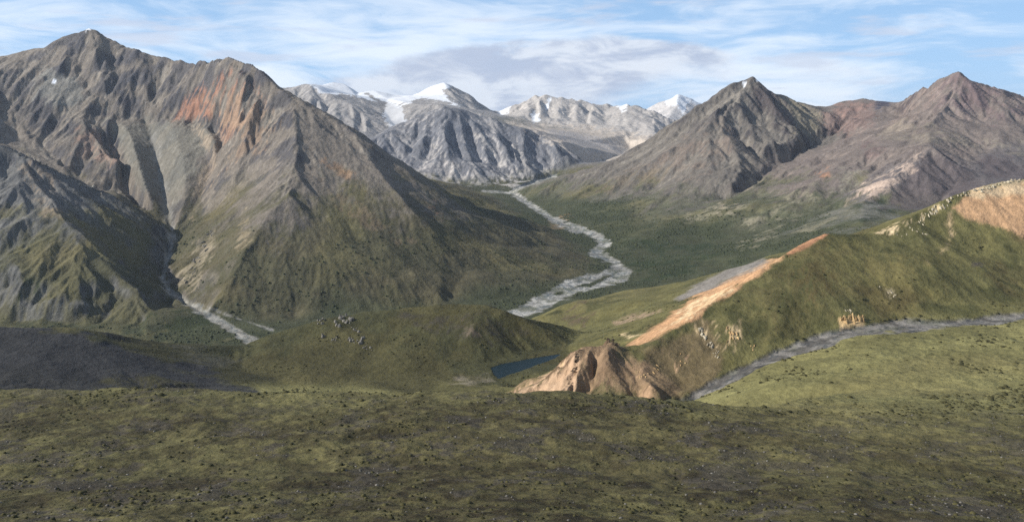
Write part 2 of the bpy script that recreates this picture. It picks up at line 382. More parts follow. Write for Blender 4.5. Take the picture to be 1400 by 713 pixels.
def fill_nan(A):
    for _ in range(400):
        bad = np.isnan(A)
        if not bad.any(): break
        for ax, sh in ((0, 1), (0, -1), (1, 1), (1, -1)):
            B = np.roll(A, sh, ax)
            k = np.isnan(A) & ~np.isnan(B); A[k] = B[k]
    return A

def blur(A, n, r, both=True):
    """box blur n times with half width r along both axes"""
    A = A.astype(np.float32)
    for _ in range(n):
        for ax in (0, 1):
            p = [(0, 0)] * A.ndim; p[ax] = (r + 1, r)
            c = np.cumsum(np.pad(A, p, mode='edge').astype(np.float64), axis=ax)
            k = 2 * r + 1
            sl1 = [slice(None)] * A.ndim; sl0 = [slice(None)] * A.ndim
            sl1[ax] = slice(k, None); sl0[ax] = slice(0, -k)
            A = ((c[tuple(sl1)] - c[tuple(sl0)]) / k).astype(np.float32)
    return A

def hash2(ix, iy, s):
    n = (ix.astype(np.int64) * 374761393 + iy.astype(np.int64) * 668265263 + s * 974634777) & 0x7fffffff
    n = ((n ^ (n >> 13)) * 1274126177) & 0x7fffffff
    n = ((n ^ (n >> 16)) * 1597334677) & 0x7fffffff
    n = n ^ (n >> 15)
    return (n & 0xffff).astype(np.float32) / 65535.0

def vnoise(x, y, s=0):
    ix = np.floor(x); iy = np.floor(y)
    fx = (x - ix).astype(np.float32); fy = (y - iy).astype(np.float32)
    fx = fx * fx * fx * (fx * (fx * 6 - 15) + 10); fy = fy * fy * fy * (fy * (fy * 6 - 15) + 10)
    a = hash2(ix, iy, s); b = hash2(ix + 1, iy, s); c = hash2(ix, iy + 1, s); d = hash2(ix + 1, iy + 1, s)
    return (a + (b - a) * fx) * (1 - fy) + (c + (d - c) * fx) * fy

def fbm(x, y, lam, octs=4, s=0, g=0.5, ridged=False):
    o = 0; a = 1.0; t = 0
    for k in range(octs):
        n = vnoise(x / lam + 17.3 * k, y / lam - 9.1 * k, s + k)
        if ridged: n = 1 - np.abs(2 * n - 1)
        o = o + a * n; t += a; a *= g; lam = lam / 2.03
    return o / t

def sstep(x, a, b):
    t = np.clip((x - a) / (b - a), 0, 1)
    return t * t * (3 - 2 * t)

def grad(Zh):
    """slope of the ground in world x and y"""
    dr = np.gradient(Zh, rows_Y, axis=0)          # along a bearing (u fixed)
    du = np.gradient(Zh, U, axis=1) / Yg          # d/dX at fixed Y
    gy = dr - U[None, :] * du
    return du.astype(np.float32), gy.astype(np.float32)

def gullies(x, y, gx, gy, lam, s):
    """stripes that run down the slope (cosine, sine)"""
    n = np.sqrt(gx * gx + gy * gy) + 1e-6
    sx = -gy / n; sy = gx / n
    px = (x / lam).astype(np.float64); py = (y / lam).astype(np.float64)
    ix = np.floor(px); iy = np.floor(py)
    fx = (px - ix).astype(np.float32); fy = (py - iy).astype(np.float32)
    C = np.zeros(x.shape, np.float32); S = np.zeros(x.shape, np.float32)
    for i in (-1, 0, 1, 2):
        for j in (-1, 0, 1, 2):
            ox = hash2(ix + i, iy + j, s) - 0.5; oy = hash2(ix + i, iy + j, s + 71) - 0.5
            dx = fx - i - ox; dy = fy - j - oy
            w = np.exp(-2.0 * (dx * dx + dy * dy))
            ph = (dx * sx + dy * sy) * np.float32(2 * math.pi)
            C += w * np.cos(ph); S += w * np.sin(ph)
    m = np.sqrt(C * C + S * S) + 1e-4
    return C / m, S / m, sx, sy, np.minimum(m / 1.2, 1)

def poly_dist(poly, X, Yp):
    """distance to a polygon outline, negative inside (picture elements of the photograph)"""
    d = np.full(X.shape, 1e9, np.float32); inside = np.zeros(X.shape, bool)
    n = len(poly)
    for i in range(n):
        x0, y0 = poly[i]; x1, y1 = poly[(i + 1) % n]
        ex, ey = x1 - x0, y1 - y0
        t = np.clip(((X - x0) * ex + (Yp - y0) * ey) / (ex * ex + ey * ey + 1e-9), 0, 1)
        d = np.minimum(d, np.hypot(X - x0 - t * ex, Yp - y0 - t * ey))
        if abs(ey) > 1e-9:
            k = ((y0 > Yp) != (y1 > Yp)) & (X < ex * (Yp - y0) / ey + x0); inside ^= k
    return np.where(inside, -d, d)

Vv, IND = raster()
fill_nan(Vv)
Zh = Vv * Yg
Zbase = Zh.copy()
# who owns which patch
tot = IND.sum(0)
lab = IND.argmax(0).astype(np.int32); lab[tot < 1e-4] = -1
for _ in range(600):
    bad = lab < 0
    if not bad.any(): break
    for ax, sh in ((0, 1), (1, 1), (0, -1), (1, -1)):
        B = np.roll(lab, sh, ax); k = (lab < 0) & (B >= 0); lab[k] = B[k]
IND = np.stack([(lab == k) for k in range(NOWN)]).astype(np.float32)
for k in range(NOWN): IND[k] = blur(IND[k], 2, 4)
Wt = IND / IND.sum(0, keepdims=True)
def wsum(d, default=0.0):
    o = np.full((NR, NC), default, np.float32)
    for k, v in d.items(): o += (v - default) * Wt[k]
    return o

Zs = blur(Zh, 2, 2)
crest_keep = 0.6
Zh = crest_keep * Zh + (1 - crest_keep) * Zs
# broad unevenness, then gullies branching down the slopes, then rock roughness
amp_big = wsum({M_:1, S_:1, C_:0.8, N_:0.6, P_:0.6, W_:0.6, Y_:1, B_:1, F_:0.8, R_:0.35, O_:0.3, K_:0.3, D_:0.2, V_:0.24, G_:0.30})
Zh = Zh + amp_big * ((fbm(Xg, Yg, 420, 3, 5) - 0.5) * 46 + (fbm(Xg, Yg, 110, 3, 9) - 0.5) * 16) * sstep(Yg, 200, 900)
gx, gy = grad(blur(Zh, 2, 5))
sl = np.sqrt(gx * gx + gy * gy)
px_m = Yg / F * 1.37                    # metres per picture element there
gul = np.zeros((NR, NC), np.float32); gul_f = np.zeros((NR, NC), np.float32)
rug = wsum({M_:1.15, S_:1.35, C_:1.35, N_:1.3, P_:2.1, W_:1.1, Y_:1.6, B_:1.5, F_:1.1, R_:0.42, O_:1.7, K_:0.95, D_:0.8, V_:0.25, G_:0.22})
calm = patch0 = None
_vx, _vy = np.repeat(cols_px[None, :], NR, 0), HY - F * Zh / Yg
def soft_poly(poly, d0, d1, soft):
    return (1 - sstep(poly_dist(poly, _vx, _vy), -soft, soft)) * ((Yg > d0) & (Yg < d1))
calm = np.clip(soft_poly(((160,166),(210,166),(285,172),(306,205),(290,245),(262,295),(225,305),(195,285),(172,230)), 3500, 4500, 8) * 0.95
   + soft_poly(((285,180),(340,200),(395,170),(400,215),(350,290),(270,300),(300,230)), 3200, 4200, 12) * 0.7
   + soft_poly(((50,108),(110,105),(125,130),(60,136)), 4400, 5000, 8) * 0.8
   + soft_poly(((415,170),(520,215),(620,275),(760,345),(640,400),(440,410),(435,300)), 2600, 4000, 25) * 0.72
   + soft_poly(((270,320),(330,300),(385,270),(440,300),(440,420),(300,430)), 2500, 3600, 20) * 0.6
   + soft_poly(((425,116),(440,112),(456,108),(475,112),(515,138),(500,135),(485,131),(465,128),(448,136)), 9300, 12500, 4) * 0.95
   + soft_poly(((498,124),(512,120),(545,127),(562,127),(580,119),(607,108),(616,118),(604,122),(628,145),(575,135),(555,168),(536,176),(524,160)), 8200, 12500, 4) * 0.95
   + soft_poly(((735,172),(800,180),(870,190),(860,212),(790,222),(750,195)), 7500, 9600, 8) * 0.7
   + soft_poly(((860,205),(1000,180),(1040,260),(900,300),(740,262)), 4300, 6200, 20) * 0.25, 0, 0.95).astype(np.float32)
for lam, k, sd in ((460, 0.034, 11), (230, 0.042, 23), (115, 0.052, 37), (56, 0.060, 41), (27, 0.058, 53), (13, 0.045, 67), (6.5, 0.04, 71)):
    r0 = np.searchsorted(rows_Y, lam * 0.9 if lam > 20 else 150)
    r1 = np.searchsorted(rows_Y, lam * 1165 / 1.37 / 2.6)     # too small to see beyond
    if r1 <= r0: continue
    q = (slice(r0, r1), slice(None))
    Cc, Ss, sx, sy, conf = gullies(Xg[q], Yg[q], gx[q], gy[q], lam, sd)
    big = np.clip((rows_Y[r0:r1, None] / 9.0) / lam, 0, 1.0) if lam > 100 else 1.0     # small hills carry no huge gullies
    msk = sstep(sl[q], 0.10, 0.5) * (1 + (0.9 if lam < 120 else 0.2) * sstep(sl[q], 0.62, 0.95)) * rug[q] * conf * big * (1 - calm[q] * (1.0 if lam > 50 else 0.5))
    ridge = 1 - 2 * np.sqrt(np.maximum((1 - Cc) * 0.5, 0) + 1e-4)                     # sharp ribs, round gullies
    h = 0.45 * Cc + 0.55 * ridge - 0.25
    a = k * lam * msk
    Zh[q] += a * h
    d = a * (-Ss) * (2 * math.pi / lam)
    gx[q] += d * sx * 0.8; gy[q] += d * sy * 0.8
    if lam >= 100: gul[q] += Cc * msk * (0.6 if lam > 200 else 0.4)
    else: gul_f[q] += Cc * msk * 0.45
slf0 = np.hypot(*grad(blur(Zh, 1, 2)))
rough = wsum({M_:1, S_:1, C_:0.6, N_:0.6, P_:0.8, W_:0.6, Y_:1, B_:0.7, F_:0.6, R_:0.45, O_:0.9, K_:0.5, D_:0.35, V_:0.3, G_:0.35}) * (0.25 + 0.75 * sstep(sl, 0.3, 0.8)) * (1 - 0.8 * calm)
crag = wsum({M_:1, S_:1, C_:0.45, N_:0.45, P_:1.7, W_:0.8, Y_:0.9, B_:0.6, O_:0.9}) * sstep(slf0, 0.45, 0.95) * (1 - calm)
lamr = 95.0
for k in range(5):
    r1 = np.searchsorted(rows_Y, lamr * 850 / 2.2)
    q = (slice(0, r1), slice(None))
    am = 0.35 if k == 0 else 1.0
    Zh[q] += am * ((1 - np.abs(2 * vnoise(Xg[q] / lamr, Yg[q] / lamr, 91 + k) - 1)) - 0.5) * lamr * (0.10 * rough[q] + 0.09 * crag[q]) * sstep(Yg[q], 60, 500)
    lamr /= 2.2

Zh = Zh + 0.75 * blur(Zbase - Zh, 2, 12) * sstep(Yg, 1400, 2600)      # keep the surveyed crest heights
hq = (slice(*np.searchsorted(rows_Y, [120, 1300])), slice(None))
Zh[hq] += (Wt[G_][hq] + 0.4 * Wt[R_][hq]) * ((fbm(Xg[hq], Yg[hq], 7.0, 3, 451) - 0.5) * 1.7 + (fbm(Xg[hq], Yg[hq], 26.0, 3, 461) - 0.5) * 4.0) * sstep(Yg[hq], 120, 260)
def to_px(Zarr):
    return np.repeat(cols_px[None, :], NR, 0), HY - F * Zarr / Yg

PX, PY = to_px(Zh)
def line_dist(line, X, Yp):
    d = np.full(X.shape, 1e9, np.float32)
    for (x0, y0), (x1, y1) in zip(line[:-1], line[1:]):
        ex, ey = x1 - x0, y1 - y0
        t = np.clip(((X - x0) * ex + (Yp - y0) * ey) / (ex * ex + ey * ey + 1e-9), 0, 1)
        d = np.minimum(d, np.hypot(X - x0 - t * ex, Yp - y0 - t * ey))
    return d
WARP = (fbm(Xg, Yg, 60, 4, 201) - 0.5)
WARPB = (fbm(Xg, Yg, 260, 4, 221) - 0.5)
FINE = fbm(Xg, Yg, 22, 4, 231) - 0.5
SCALEW = 1.0
def patch(poly, d0, d1, soft=3.0, wob=8.0, line=False, width=0.0, streak=0.0):
    """share 0..1 of the ground inside an outline between two distances"""
    m = np.zeros((NR, NC), np.float32)
    xs = [p[0] for p in poly]; ys = [p[1] for p in poly]; pad = soft + wob + width + 4
    c0, c1 = np.searchsorted(cols_px, [min(xs) - pad, max(xs) + pad]); r0, r1 = np.searchsorted(rows_Y, [d0, d1])
    q = (slice(r0, r1), slice(c0, c1))
    X = PX[q]; Yp = PY[q]
    d = (line_dist(poly, X, Yp) if line else poly_dist(poly, X, Yp)) - width
    d = d + wob * (WARP[q] * 1.6 + WARPB[q] * 0.8 + FINE[q] * 0.8) + streak * gul_f[q] * 6
    m[q] = 1 - sstep(d, -soft, soft)
    return m

# --- gravel beds and lake, cut into the relief
RIV = [((690,428),(712,420),(735,406),(765,392),(790,381),(812,376),(832,371),(838,363),(848,366),(862,371),(855,382),(835,389),(810,393),(790,399),(765,410),(740,421),(718,431),(698,440)),
       ((826,372),(846,366),(836,358),(818,349),(806,346),(812,339),(826,333),(815,326),(806,322),(788,318),(770,308),(752,300),(756,298),(778,304),(800,313),(822,322),(834,332),(828,340),(818,346),(834,352),(852,366),(846,376)),
       ]
river = np.maximum.reduce([patch(p, 2480, 5400, 1.4, 6.0, False, 1.6) for p in RIV] +
    [patch(((764,304),(742,291),(726,280),(712,271),(702,264)), 4500, 6400, 1.2, 3.0, True, 3.2),
     patch(((700,264),(682,262),(660,261)), 5600, 6600, 1.0, 2.0, True, 1.2), patch(((698,263),(715,254),(740,246),(760,240)), 5800, 7300, 1.0, 2.0, True, 2.4)])
isl = np.maximum.reduce([patch(((790,391),(806,386),(824,377),(836,377),(824,385),(806,392)), 2480, 3700, 1.0, 3.0), patch(((756,401),(768,397),(772,400),(760,404)), 2480, 3700, 1.0, 2.0)])
river = river * (1 - isl)
creek_line = [(p[0], p[1]) for p in CREEK]
creek = patch([p for p in creek_line if p[0] > 640], 1000, 1400, 1.4, 8.0, True, 7.5)
stream = np.maximum(patch(((236,312),(233,335),(227,358),(222,380),(232,398),(250,410),(280,427),(310,445),(345,466)), 2300, 3650, 1.8, 6.0, True, 4.6),
                    patch(((240,404),(275,417),(320,433),(372,450)), 2300, 3000, 1.2, 4.0, True, 0.9))
LAKE_Z = -449.0
lake = patch(((672,502),(690,496),(715,491),(740,488),(766,484),(758,490),(735,498),(712,506),(682,517),(676,512)), 1400, 1720, 1.0, 1.0)
Zh = Zh - lake * 3.5
near_l = patch(((640,505),(690,490),(780,478),(770,495),(700,520),(640,525)), 1380, 1740, 6, 0)
Zh = np.where((near_l > 0.02) & (lake < 0.5), np.maximum(Zh, LAKE_Z + 0.5 * (1 - lake)), Zh)
Zh = Zh - 2.5 * creek - 1.0 * river - 1.5 * stream
gxf, gyf = grad(Zh); slf = np.sqrt(gxf ** 2 + gyf ** 2)
slb = blur(slf, 1, 2)

# ------------------------------------------------------------------ cover of the ground: real-world albedo
def rgb(r, g, b):            # sRGB 0-255 picked by eye -> linear
    return np.array([((c / 255 + 0.055) / 1.055) ** 2.4 if c > 10 else c / 3294.6 for c in (r, g, b)], np.float32)
ROCK = {M_:(122,114,104), S_:(104,103,100), C_:(118,119,123), N_:(156,152,148), P_:(180,174,167), W_:(196,192,188), Y_:(112,106,98),
        B_:(120,110,103), F_:(106,100,98), R_:(120,108,88), O_:(146,122,96), K_:(82,78,68), D_:(48,48,49), V_:(118,116,106), G_:(104,102,78)}
SCREE = {M_:(146,138,126), S_:(124,122,116), C_:(180,175,170), N_:(186,180,172), P_:(206,198,188), W_:(214,208,202), Y_:(136,129,118),
        B_:(138,126,117), F_:(124,116,110), R_:(150,130,104), O_:(176,144,110), K_:(100,95,84), D_:(56,56,56), V_:(150,146,136), G_:(120,114,92)}
DARK = {M_:(78,77,80), S_:(66,67,72), C_:(84,88,97), N_:(104,106,114), P_:(124,124,128), W_:(160,156,156), Y_:(76,72,72),
        B_:(88,79,78), F_:(78,73,76), R_:(88,78,62), O_:(104,84,66), K_:(58,55,47), D_:(40,40,42), V_:(86,88,80), G_:(82,80,58)}
VEG = {M_:(93,88,67), S_:(90,87,66), C_:(98,99,84), N_:(110,108,96), P_:(120,116,104), W_:(120,116,104), Y_:(92,92,74),
       B_:(98,98,78), F_:(92,94,74), R_:(110,105,67), O_:(100,96,62), K_:(84,80,52), D_:(72,70,47), V_:(76,79,58), G_:(130,125,82)}
gxs, gys = grad(blur(Zh, 2, 3))
STR = np.zeros((NR, NC), np.float32)
for lam, a, d0, d1 in ((46, 0.6, 2300, 12500), (120, 0.5, 5000, 14000), (20, 0.5, 2300, 5000), (17, 0.6, 600, 2300), (7, 0.6, 600, 2300)):
    q = (slice(*np.searchsorted(rows_Y, [d0, d1])), slice(None))
    STR[q] += a * gullies(Xg[q], Yg[q], gxs[q], gys[q], lam, 500 + int(lam))[0] * sstep(slb[q], 0.12, 0.4)
STR = np.clip(STR, -1, 1)
def pal(d):
    o = np.zeros((NR, NC, 3), np.float32)
    for k, c in d.items(): o += Wt[k][..., None] * rgb(*c)
    return o
def lerp(a, b, t): return a + (b - a) * t[..., None]
nB = fbm(Xg, Yg, 300, 5, 301); nM = fbm(Xg, Yg, 70, 5, 311); nF = fbm(Xg, Yg, 18, 4, 321)
# rock: ribs dark, gullies filled with pale scree
g = np.clip(gul * 0.6 + gul_f * 0.6, -1.2, 1.2)
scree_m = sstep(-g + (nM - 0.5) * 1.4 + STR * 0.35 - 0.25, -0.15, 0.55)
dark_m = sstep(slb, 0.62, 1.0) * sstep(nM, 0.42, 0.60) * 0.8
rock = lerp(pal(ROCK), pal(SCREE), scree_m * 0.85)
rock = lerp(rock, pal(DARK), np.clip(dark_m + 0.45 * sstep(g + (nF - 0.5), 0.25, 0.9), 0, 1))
rock *= (0.86 + 0.28 * nB + 0.06 * STR)[..., None]
# plant cover by height and slope
top = wsum({M_:-270, S_:-340, C_:-400, N_:-600, P_:-600, W_:-600, Y_:-375, B_:-300, F_:-325, R_:60, O_:-345, K_:60, D_:-330, V_:-380, G_:200})
fade = wsum({M_:170, S_:150, C_:50, N_:50, P_:50, W_:50, Y_:150, B_:130, F_:70, R_:50, O_:60, K_:40, D_:40, V_:90, G_:50})
veg = sstep((top - Zh) / fade + (nB - 0.5) * 1.6 + (nM - 0.5) * 1.3 - 0.35 * np.clip(-g, 0, 1) + STR * 0.22 + (nF - 0.5) * 0.5, -0.5, 0.7)
veg *= 1 - 0.85 * sstep(slb, 0.75, 1.15)
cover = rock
vegc = pal(VEG)
vegc = vegc * (0.68 + 0.52 * nM + 0.22 * (nF - 0.5))[..., None]
dry = rgb(130, 120, 80); shrub = rgb(58, 65, 46)
vegc = lerp(vegc, np.broadcast_to(dry, vegc.shape), 0.40 * sstep(nB, 0.52, 0.72) * (1 - 0.6 * Wt[V_]))
shrub_m = wsum({V_:0.5, Y_:0.4, B_:0.45, F_:0.4, M_:0.3, S_:0.25, G_:0.12, R_:0.22, K_:0.35, D_:0.2}) * sstep(fbm(Xg, Yg, 150, 6, 341, 0.6), 0.44, 0.58)
vegc = lerp(vegc, np.broadcast_to(shrub, vegc.shape), shrub_m)
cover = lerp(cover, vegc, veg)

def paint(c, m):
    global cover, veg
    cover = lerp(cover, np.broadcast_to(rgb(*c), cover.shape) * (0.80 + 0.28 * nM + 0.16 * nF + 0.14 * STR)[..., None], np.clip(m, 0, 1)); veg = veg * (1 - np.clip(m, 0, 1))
# bands of iron-stained and pale rock
OCH = (176,122,90)
br = sstep(nM + 0.5 * (nF - 0.5) + 0.10 * g + 0.16 * STR, 0.36, 0.60)
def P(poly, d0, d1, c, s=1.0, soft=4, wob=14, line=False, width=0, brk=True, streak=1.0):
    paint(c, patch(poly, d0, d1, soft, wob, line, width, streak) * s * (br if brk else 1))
P(((238,163),(262,130),(292,108),(318,92),(332,110),(318,135),(296,152),(262,166)), 3800, 4700, (156,116,95), 0.9)
P(((325,105),(345,112),(360,130),(345,160),(320,190),(300,200),(310,160)), 3500, 4500, (152,120,100), 0.8)
P(((104,172),(120,178),(150,200),(168,215),(150,225),(125,215),(100,215),(108,190)), 3900, 4600, (150,126,110), 0.7)
P(((270,130),(330,120),(370,160),(360,200),(300,240),(260,300),(290,250),(330,190)), 3300, 4600, (158,134,110), 0.6)
P(((150,170),(210,165),(280,172),(300,195),(275,215),(240,280),(200,260),(170,210)), 3600, 4500, (122,120,109), 0.6, 8, 18, brk=False)
P(((262,172),(300,190),(310,215),(285,240),(262,300),(248,305),(270,250),(292,215)), 3400, 4300, (164,146,124), 0.6)
P(((206,185),(212,184),(222,240),(238,298),(240,325),(230,340),(228,310),(214,250)), 3300, 4400, (142,139,132), 0.55, 4, 10, brk=False)
P(((60,100),(105,105),(120,130),(95,150),(50,130)), 4400, 5000, (134,132,124), 0.7, brk=False)
P(((285,318),(300,312),(292,345),(275,385),(262,403),(232,392),(245,370),(262,345)), 2700, 3400, (148,137,116), 0.65)
P(((410,225),(425,230),(520,300),(560,330),(540,340),(470,290)), 2700, 3900, (120,104,86), 0.5)
P(((575,275),(592,280),(605,300),(590,298)), 3000, 3900, (150,118,96), 0.7)
P(((440,215),(475,235),(500,262),(470,250)), 2800, 3900, (150,116,84), 0.5); P(((330,290),(345,300),(340,330),(322,345)), 2700, 3500, (150,136,112), 0.6)
P(((40,215),(75,240),(85,290),(60,290),(25,230)), 2900, 3600, (150,132,110), 0.5)
# pyramid and brown mountain
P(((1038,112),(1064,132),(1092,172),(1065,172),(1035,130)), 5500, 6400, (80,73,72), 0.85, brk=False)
P(((1066,128),(1100,142),(1125,160),(1115,185),(1098,178),(1085,155)), 5500, 6600, (134,126,108), 0.9, brk=False)
P(((1125,150),(1165,140),(1195,140),(1200,165),(1160,185),(1130,180)), 5000, 6700, (132,112,104), 0.75, brk=False)
P(((1130,148),(1172,136),(1190,140),(1176,160),(1150,165)), 5600, 6700, (150,120,108), 0.5)
P(((1313,96),(1345,110),(1400,132),(1420,160),(1340,170),(1290,150),(1262,150),(1280,115)), 4700, 5700, (122,105,103), 0.6, 6, 16)
P(((1262,122),(1290,110),(1285,140),(1235,175),(1200,185),(1235,150)), 4800, 6100, (148,132,120), 0.5)
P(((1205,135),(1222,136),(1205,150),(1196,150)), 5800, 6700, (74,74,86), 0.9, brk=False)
P(((1180,195),(1200,190),(1215,215),(1190,222)), 4200, 5200, (118,98,94), 0.5); P(((1120,228),(1136,226),(1130,238),(1118,242)), 4000, 5000, (164,124,98), 0.8)
P(((1250,213),(1262,212),(1238,238),(1195,270),(1155,278),(1185,258)), 3500, 4400, (176,158,142), 0.85)
P(((1190,165),(1240,165),(1310,180),(1400,190),(1400,215),(1330,200),(1260,195),(1200,190)), 4300, 5400, (132,124,108), 0.45)
P(((1150,230),(1180,225),(1170,260),(1140,262)), 3800, 4900, (150,144,128), 0.4); P(((1028,235),(1040,243),(1024,258),(1014,262)), 4400, 5100, (158,146,126), 0.7)
P(((985,277),(1000,278),(1010,282),(1003,288),(982,288)), 4000, 4700, (160,148,128), 0.75); P(((1072,272),(1110,250),(1120,252),(1085,278)), 3900, 4700, (146,138,118), 0.5)
P(((920,200),(985,170),(1010,200),(960,240),(890,250),(800,270),(850,240)), 4500, 6200, (124,110,98), 0.55); P(((752,302),(778,300),(775,308),(758,309)), 4300, 5100, (196,160,124), 0.9)
P(((1264,210),(1285,204),(1330,238),(1350,262),(1300,290),(1205,285),(1240,245)), 3500, 4330, (94,86,85), 0.85, 4, 10, brk=False)  # shade put into the mauve: front right of the pale rib painted dark
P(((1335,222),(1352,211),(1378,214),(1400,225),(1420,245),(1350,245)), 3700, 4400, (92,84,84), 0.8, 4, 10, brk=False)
P(((1250,213),(1262,212),(1238,238),(1195,270),(1155,278),(1185,258)), 3500, 4400, (182,162,146), 0.8)
for ln_, d0_, d1_ in ((((1020,305),(1060,290),(1110,272)), 3500, 4500), (((985,318),(1040,305),(1090,296)), 3300, 4300), (((1090,318),(1130,300),(1170,285)), 3200, 4200), (((940,300),(980,288),(1020,284)), 3900, 4700), (((1000,335),(1060,322)), 3100, 3900)):
    P(ln_, d0_, d1_, (140,133,112), 0.6, 4, 16, True, 3.0)
# far scree and moraine
P(((650,175),(665,190),(690,222),(720,246),(690,252),(680,248),(668,215)), 6300, 7700, (186,180,172), 0.8); P(((596,200),(606,215),(634,242),(628,246)), 6300, 7300, (190,184,176), 0.9, 2, 5, brk=False)
P(((545,228),(600,218),(650,224),(700,232),(745,238),(690,254),(600,248)), 6250, 7300, (182,176,170), 0.7, 5, 22)
P(((700,196),(720,215),(760,232),(730,245),(710,228)), 6300, 7500, (184,178,170), 0.7)
P(((700,165),(760,172),(860,180),(905,190),(880,210),(800,232),(760,238),(790,215),(740,190)), 7300, 9800, (192,180,166), 0.9, brk=False)
P(((748,178),(790,178),(840,196),(850,208),(800,205),(760,190)), 7800, 9200, (158,154,152), 0.7, brk=False)
# near ridge: bare ochre scree on the sunny side, pale rock ribs
OS, PS = (190,150,112), (214,190,150)
P(((1316,268),(1345,257),(1420,252),(1700,215),(1700,330),(1420,335),(1395,325),(1370,312),(1340,308),(1318,300),(1296,284)), 1380, 1900, (184,148,112), 1.0, 3, 8, brk=False)
P(((1340,252),(1420,243),(1420,262),(1360,268),(1318,272)), 1500, 1800, (206,184,148), 0.7)
P(((1296,278),(1308,284),(1302,300),(1306,318),(1298,330),(1294,305)), 1450, 1680, (206,178,136), 0.9); P(((1306,318),(1296,340),(1270,362),(1266,360),(1290,338)), 1380, 1620, (190,166,124), 0.8)
P(((1190,319),(1240,299),(1285,278),(1292,284),(1262,300),(1220,322)), 1520, 1700, PS, 0.95, 2, 5)
P(((1075,345),(1108,324),(1132,319),(1126,326),(1098,340),(1078,350)), 1400, 1640, (172,128,96), 1.0, 2, 4, brk=False)
P(((1072,350),(1050,364),(1000,396),(950,431),(925,447),(900,461),(872,474),(858,470),(872,460),(912,430),(955,402),(1008,374),(1045,355)), 1270, 2000, OS, 1.0, 2.5, 9, brk=False)
P(((1068,349),(1030,367),(960,408),(910,440),(935,420),(1000,384),(1040,360)), 1270, 2000, PS, 0.9, 2, 7)
P(((1000,392),(960,414),(925,436),(895,455),(930,440),(975,415)), 1270, 1900, PS, 0.85, 1.5, 6); P(((880,456),(920,446),(860,462),(850,458)), 1350, 1900, PS, 0.7, 1.5, 5)
P(((922,408),(955,388),(1000,366),(1042,354),(1050,358),(1010,375),(960,402),(930,410)), 1850, 2500, (134,128,120), 1.0, 3, 5, brk=False)
P(((840,440),(870,428),(900,424),(890,434),(850,446)), 1800, 2300, (160,136,116), 0.7); P(((770,425),(800,412),(818,425),(800,450),(775,440)), 1800, 2500, (88,76,62), 0.8)
P(((952,452),(965,448),(985,478),(982,492),(966,470)), 1100, 1420, (212,192,156), 0.9, 2, 5); P(((990,450),(1010,448),(1016,462),(1002,472),(992,466)), 1100, 1420, (206,178,140), 0.8, 2, 5)
P(((915,480),(945,470),(955,500),(938,516),(922,505)), 1080, 1350, (160,132,106), 0.7); P(((1148,436),(1180,432),(1184,443),(1150,448)), 1200, 1400, (204,174,128), 1.0, 2, 4, brk=False)
P(((1325,358),(1345,353),(1345,364),(1328,368)), 1350, 1600, (104,92,96), 0.8); P(((1210,396),(1226,400),(1232,408),(1214,405)), 1250, 1500, (206,190,156), 0.8, 2, 4)
P(((1040,400),(1100,345),(1150,340),(1190,380),(1150,425),(1060,460),(1010,430)), 1150, 1600, (94,83,55), 0.45, 10, 30)
P(((1180,340),(1280,340),(1320,390),(1260,430),(1200,425)), 1250, 1600, (108,98,62), 0.5, 10, 30)
P(((1070,380),(1120,350),(1150,400),(1110,420)), 1250, 1560, (84,72,46), 0.5)
rm = sstep(fbm(Xg, Yg, 120, 5, 701, 0.6), 0.50, 0.66) * Wt[R_] * veg * sstep(Zh, -330, -300)
cover = lerp(cover, np.broadcast_to(rgb(84, 72, 48), cover.shape) * (0.75 + 0.5 * nF)[..., None], 0.6 * rm)
rm2 = sstep(fbm(Xg, Yg, 55, 5, 711, 0.6), 0.56, 0.66) * Wt[R_] * veg
cover = lerp(cover, np.broadcast_to(rgb(66, 68, 42), cover.shape), 0.6 * rm2)
# orange hill
P(((800,473),(796,482),(793,500),(788,530),(775,575),(700,575),(690,545),(712,530),(740,515),(770,490)), 1050, 1420, (178,150,122), 0.95, 2.5, 6, brk=False)
P(((790,476),(800,474),(792,505),(780,545),(768,570),(775,530)), 1050, 1350, (120,96,72), 0.5)
P(((805,482),(826,478),(832,500),(818,530),(800,535)), 1050, 1300, (150,122,96), 0.65); P(((860,492),(892,500),(908,530),(885,550),(862,525)), 1050, 1300, (172,142,112), 0.8); P(((842,480),(858,492),(862,535),(840,530)), 1050, 1300, (140,116,92), 0.6)
P(((712,530),(735,516),(770,489),(752,504),(725,522)), 1100, 1450, (206,178,134), 0.7, 2, 4)
P(((872,474),(930,455),(965,447),(1000,470),(985,510),(955,540),(895,545)), 1060, 1380, (116,100,76), 0.7, 6, 16, brk=False); P(((900,476),(940,466),(955,500),(938,525),(912,510)), 1080, 1360, (172,142,112), 0.9, 3, 14); P(((838,472),(858,476),(880,500),(870,515),(850,500)), 1080, 1320, (92,86,58), 0.7, 3, 12); P(((806,500),(830,495),(845,540),(805,545)), 1050, 1300, (94,88,60), 0.7, 3, 14)
P(((948,450),(1012,440),(1020,468),(1000,490),(985,500),(960,470)), 1100, 1420, (196,172,134), 0.65, 3, 14)
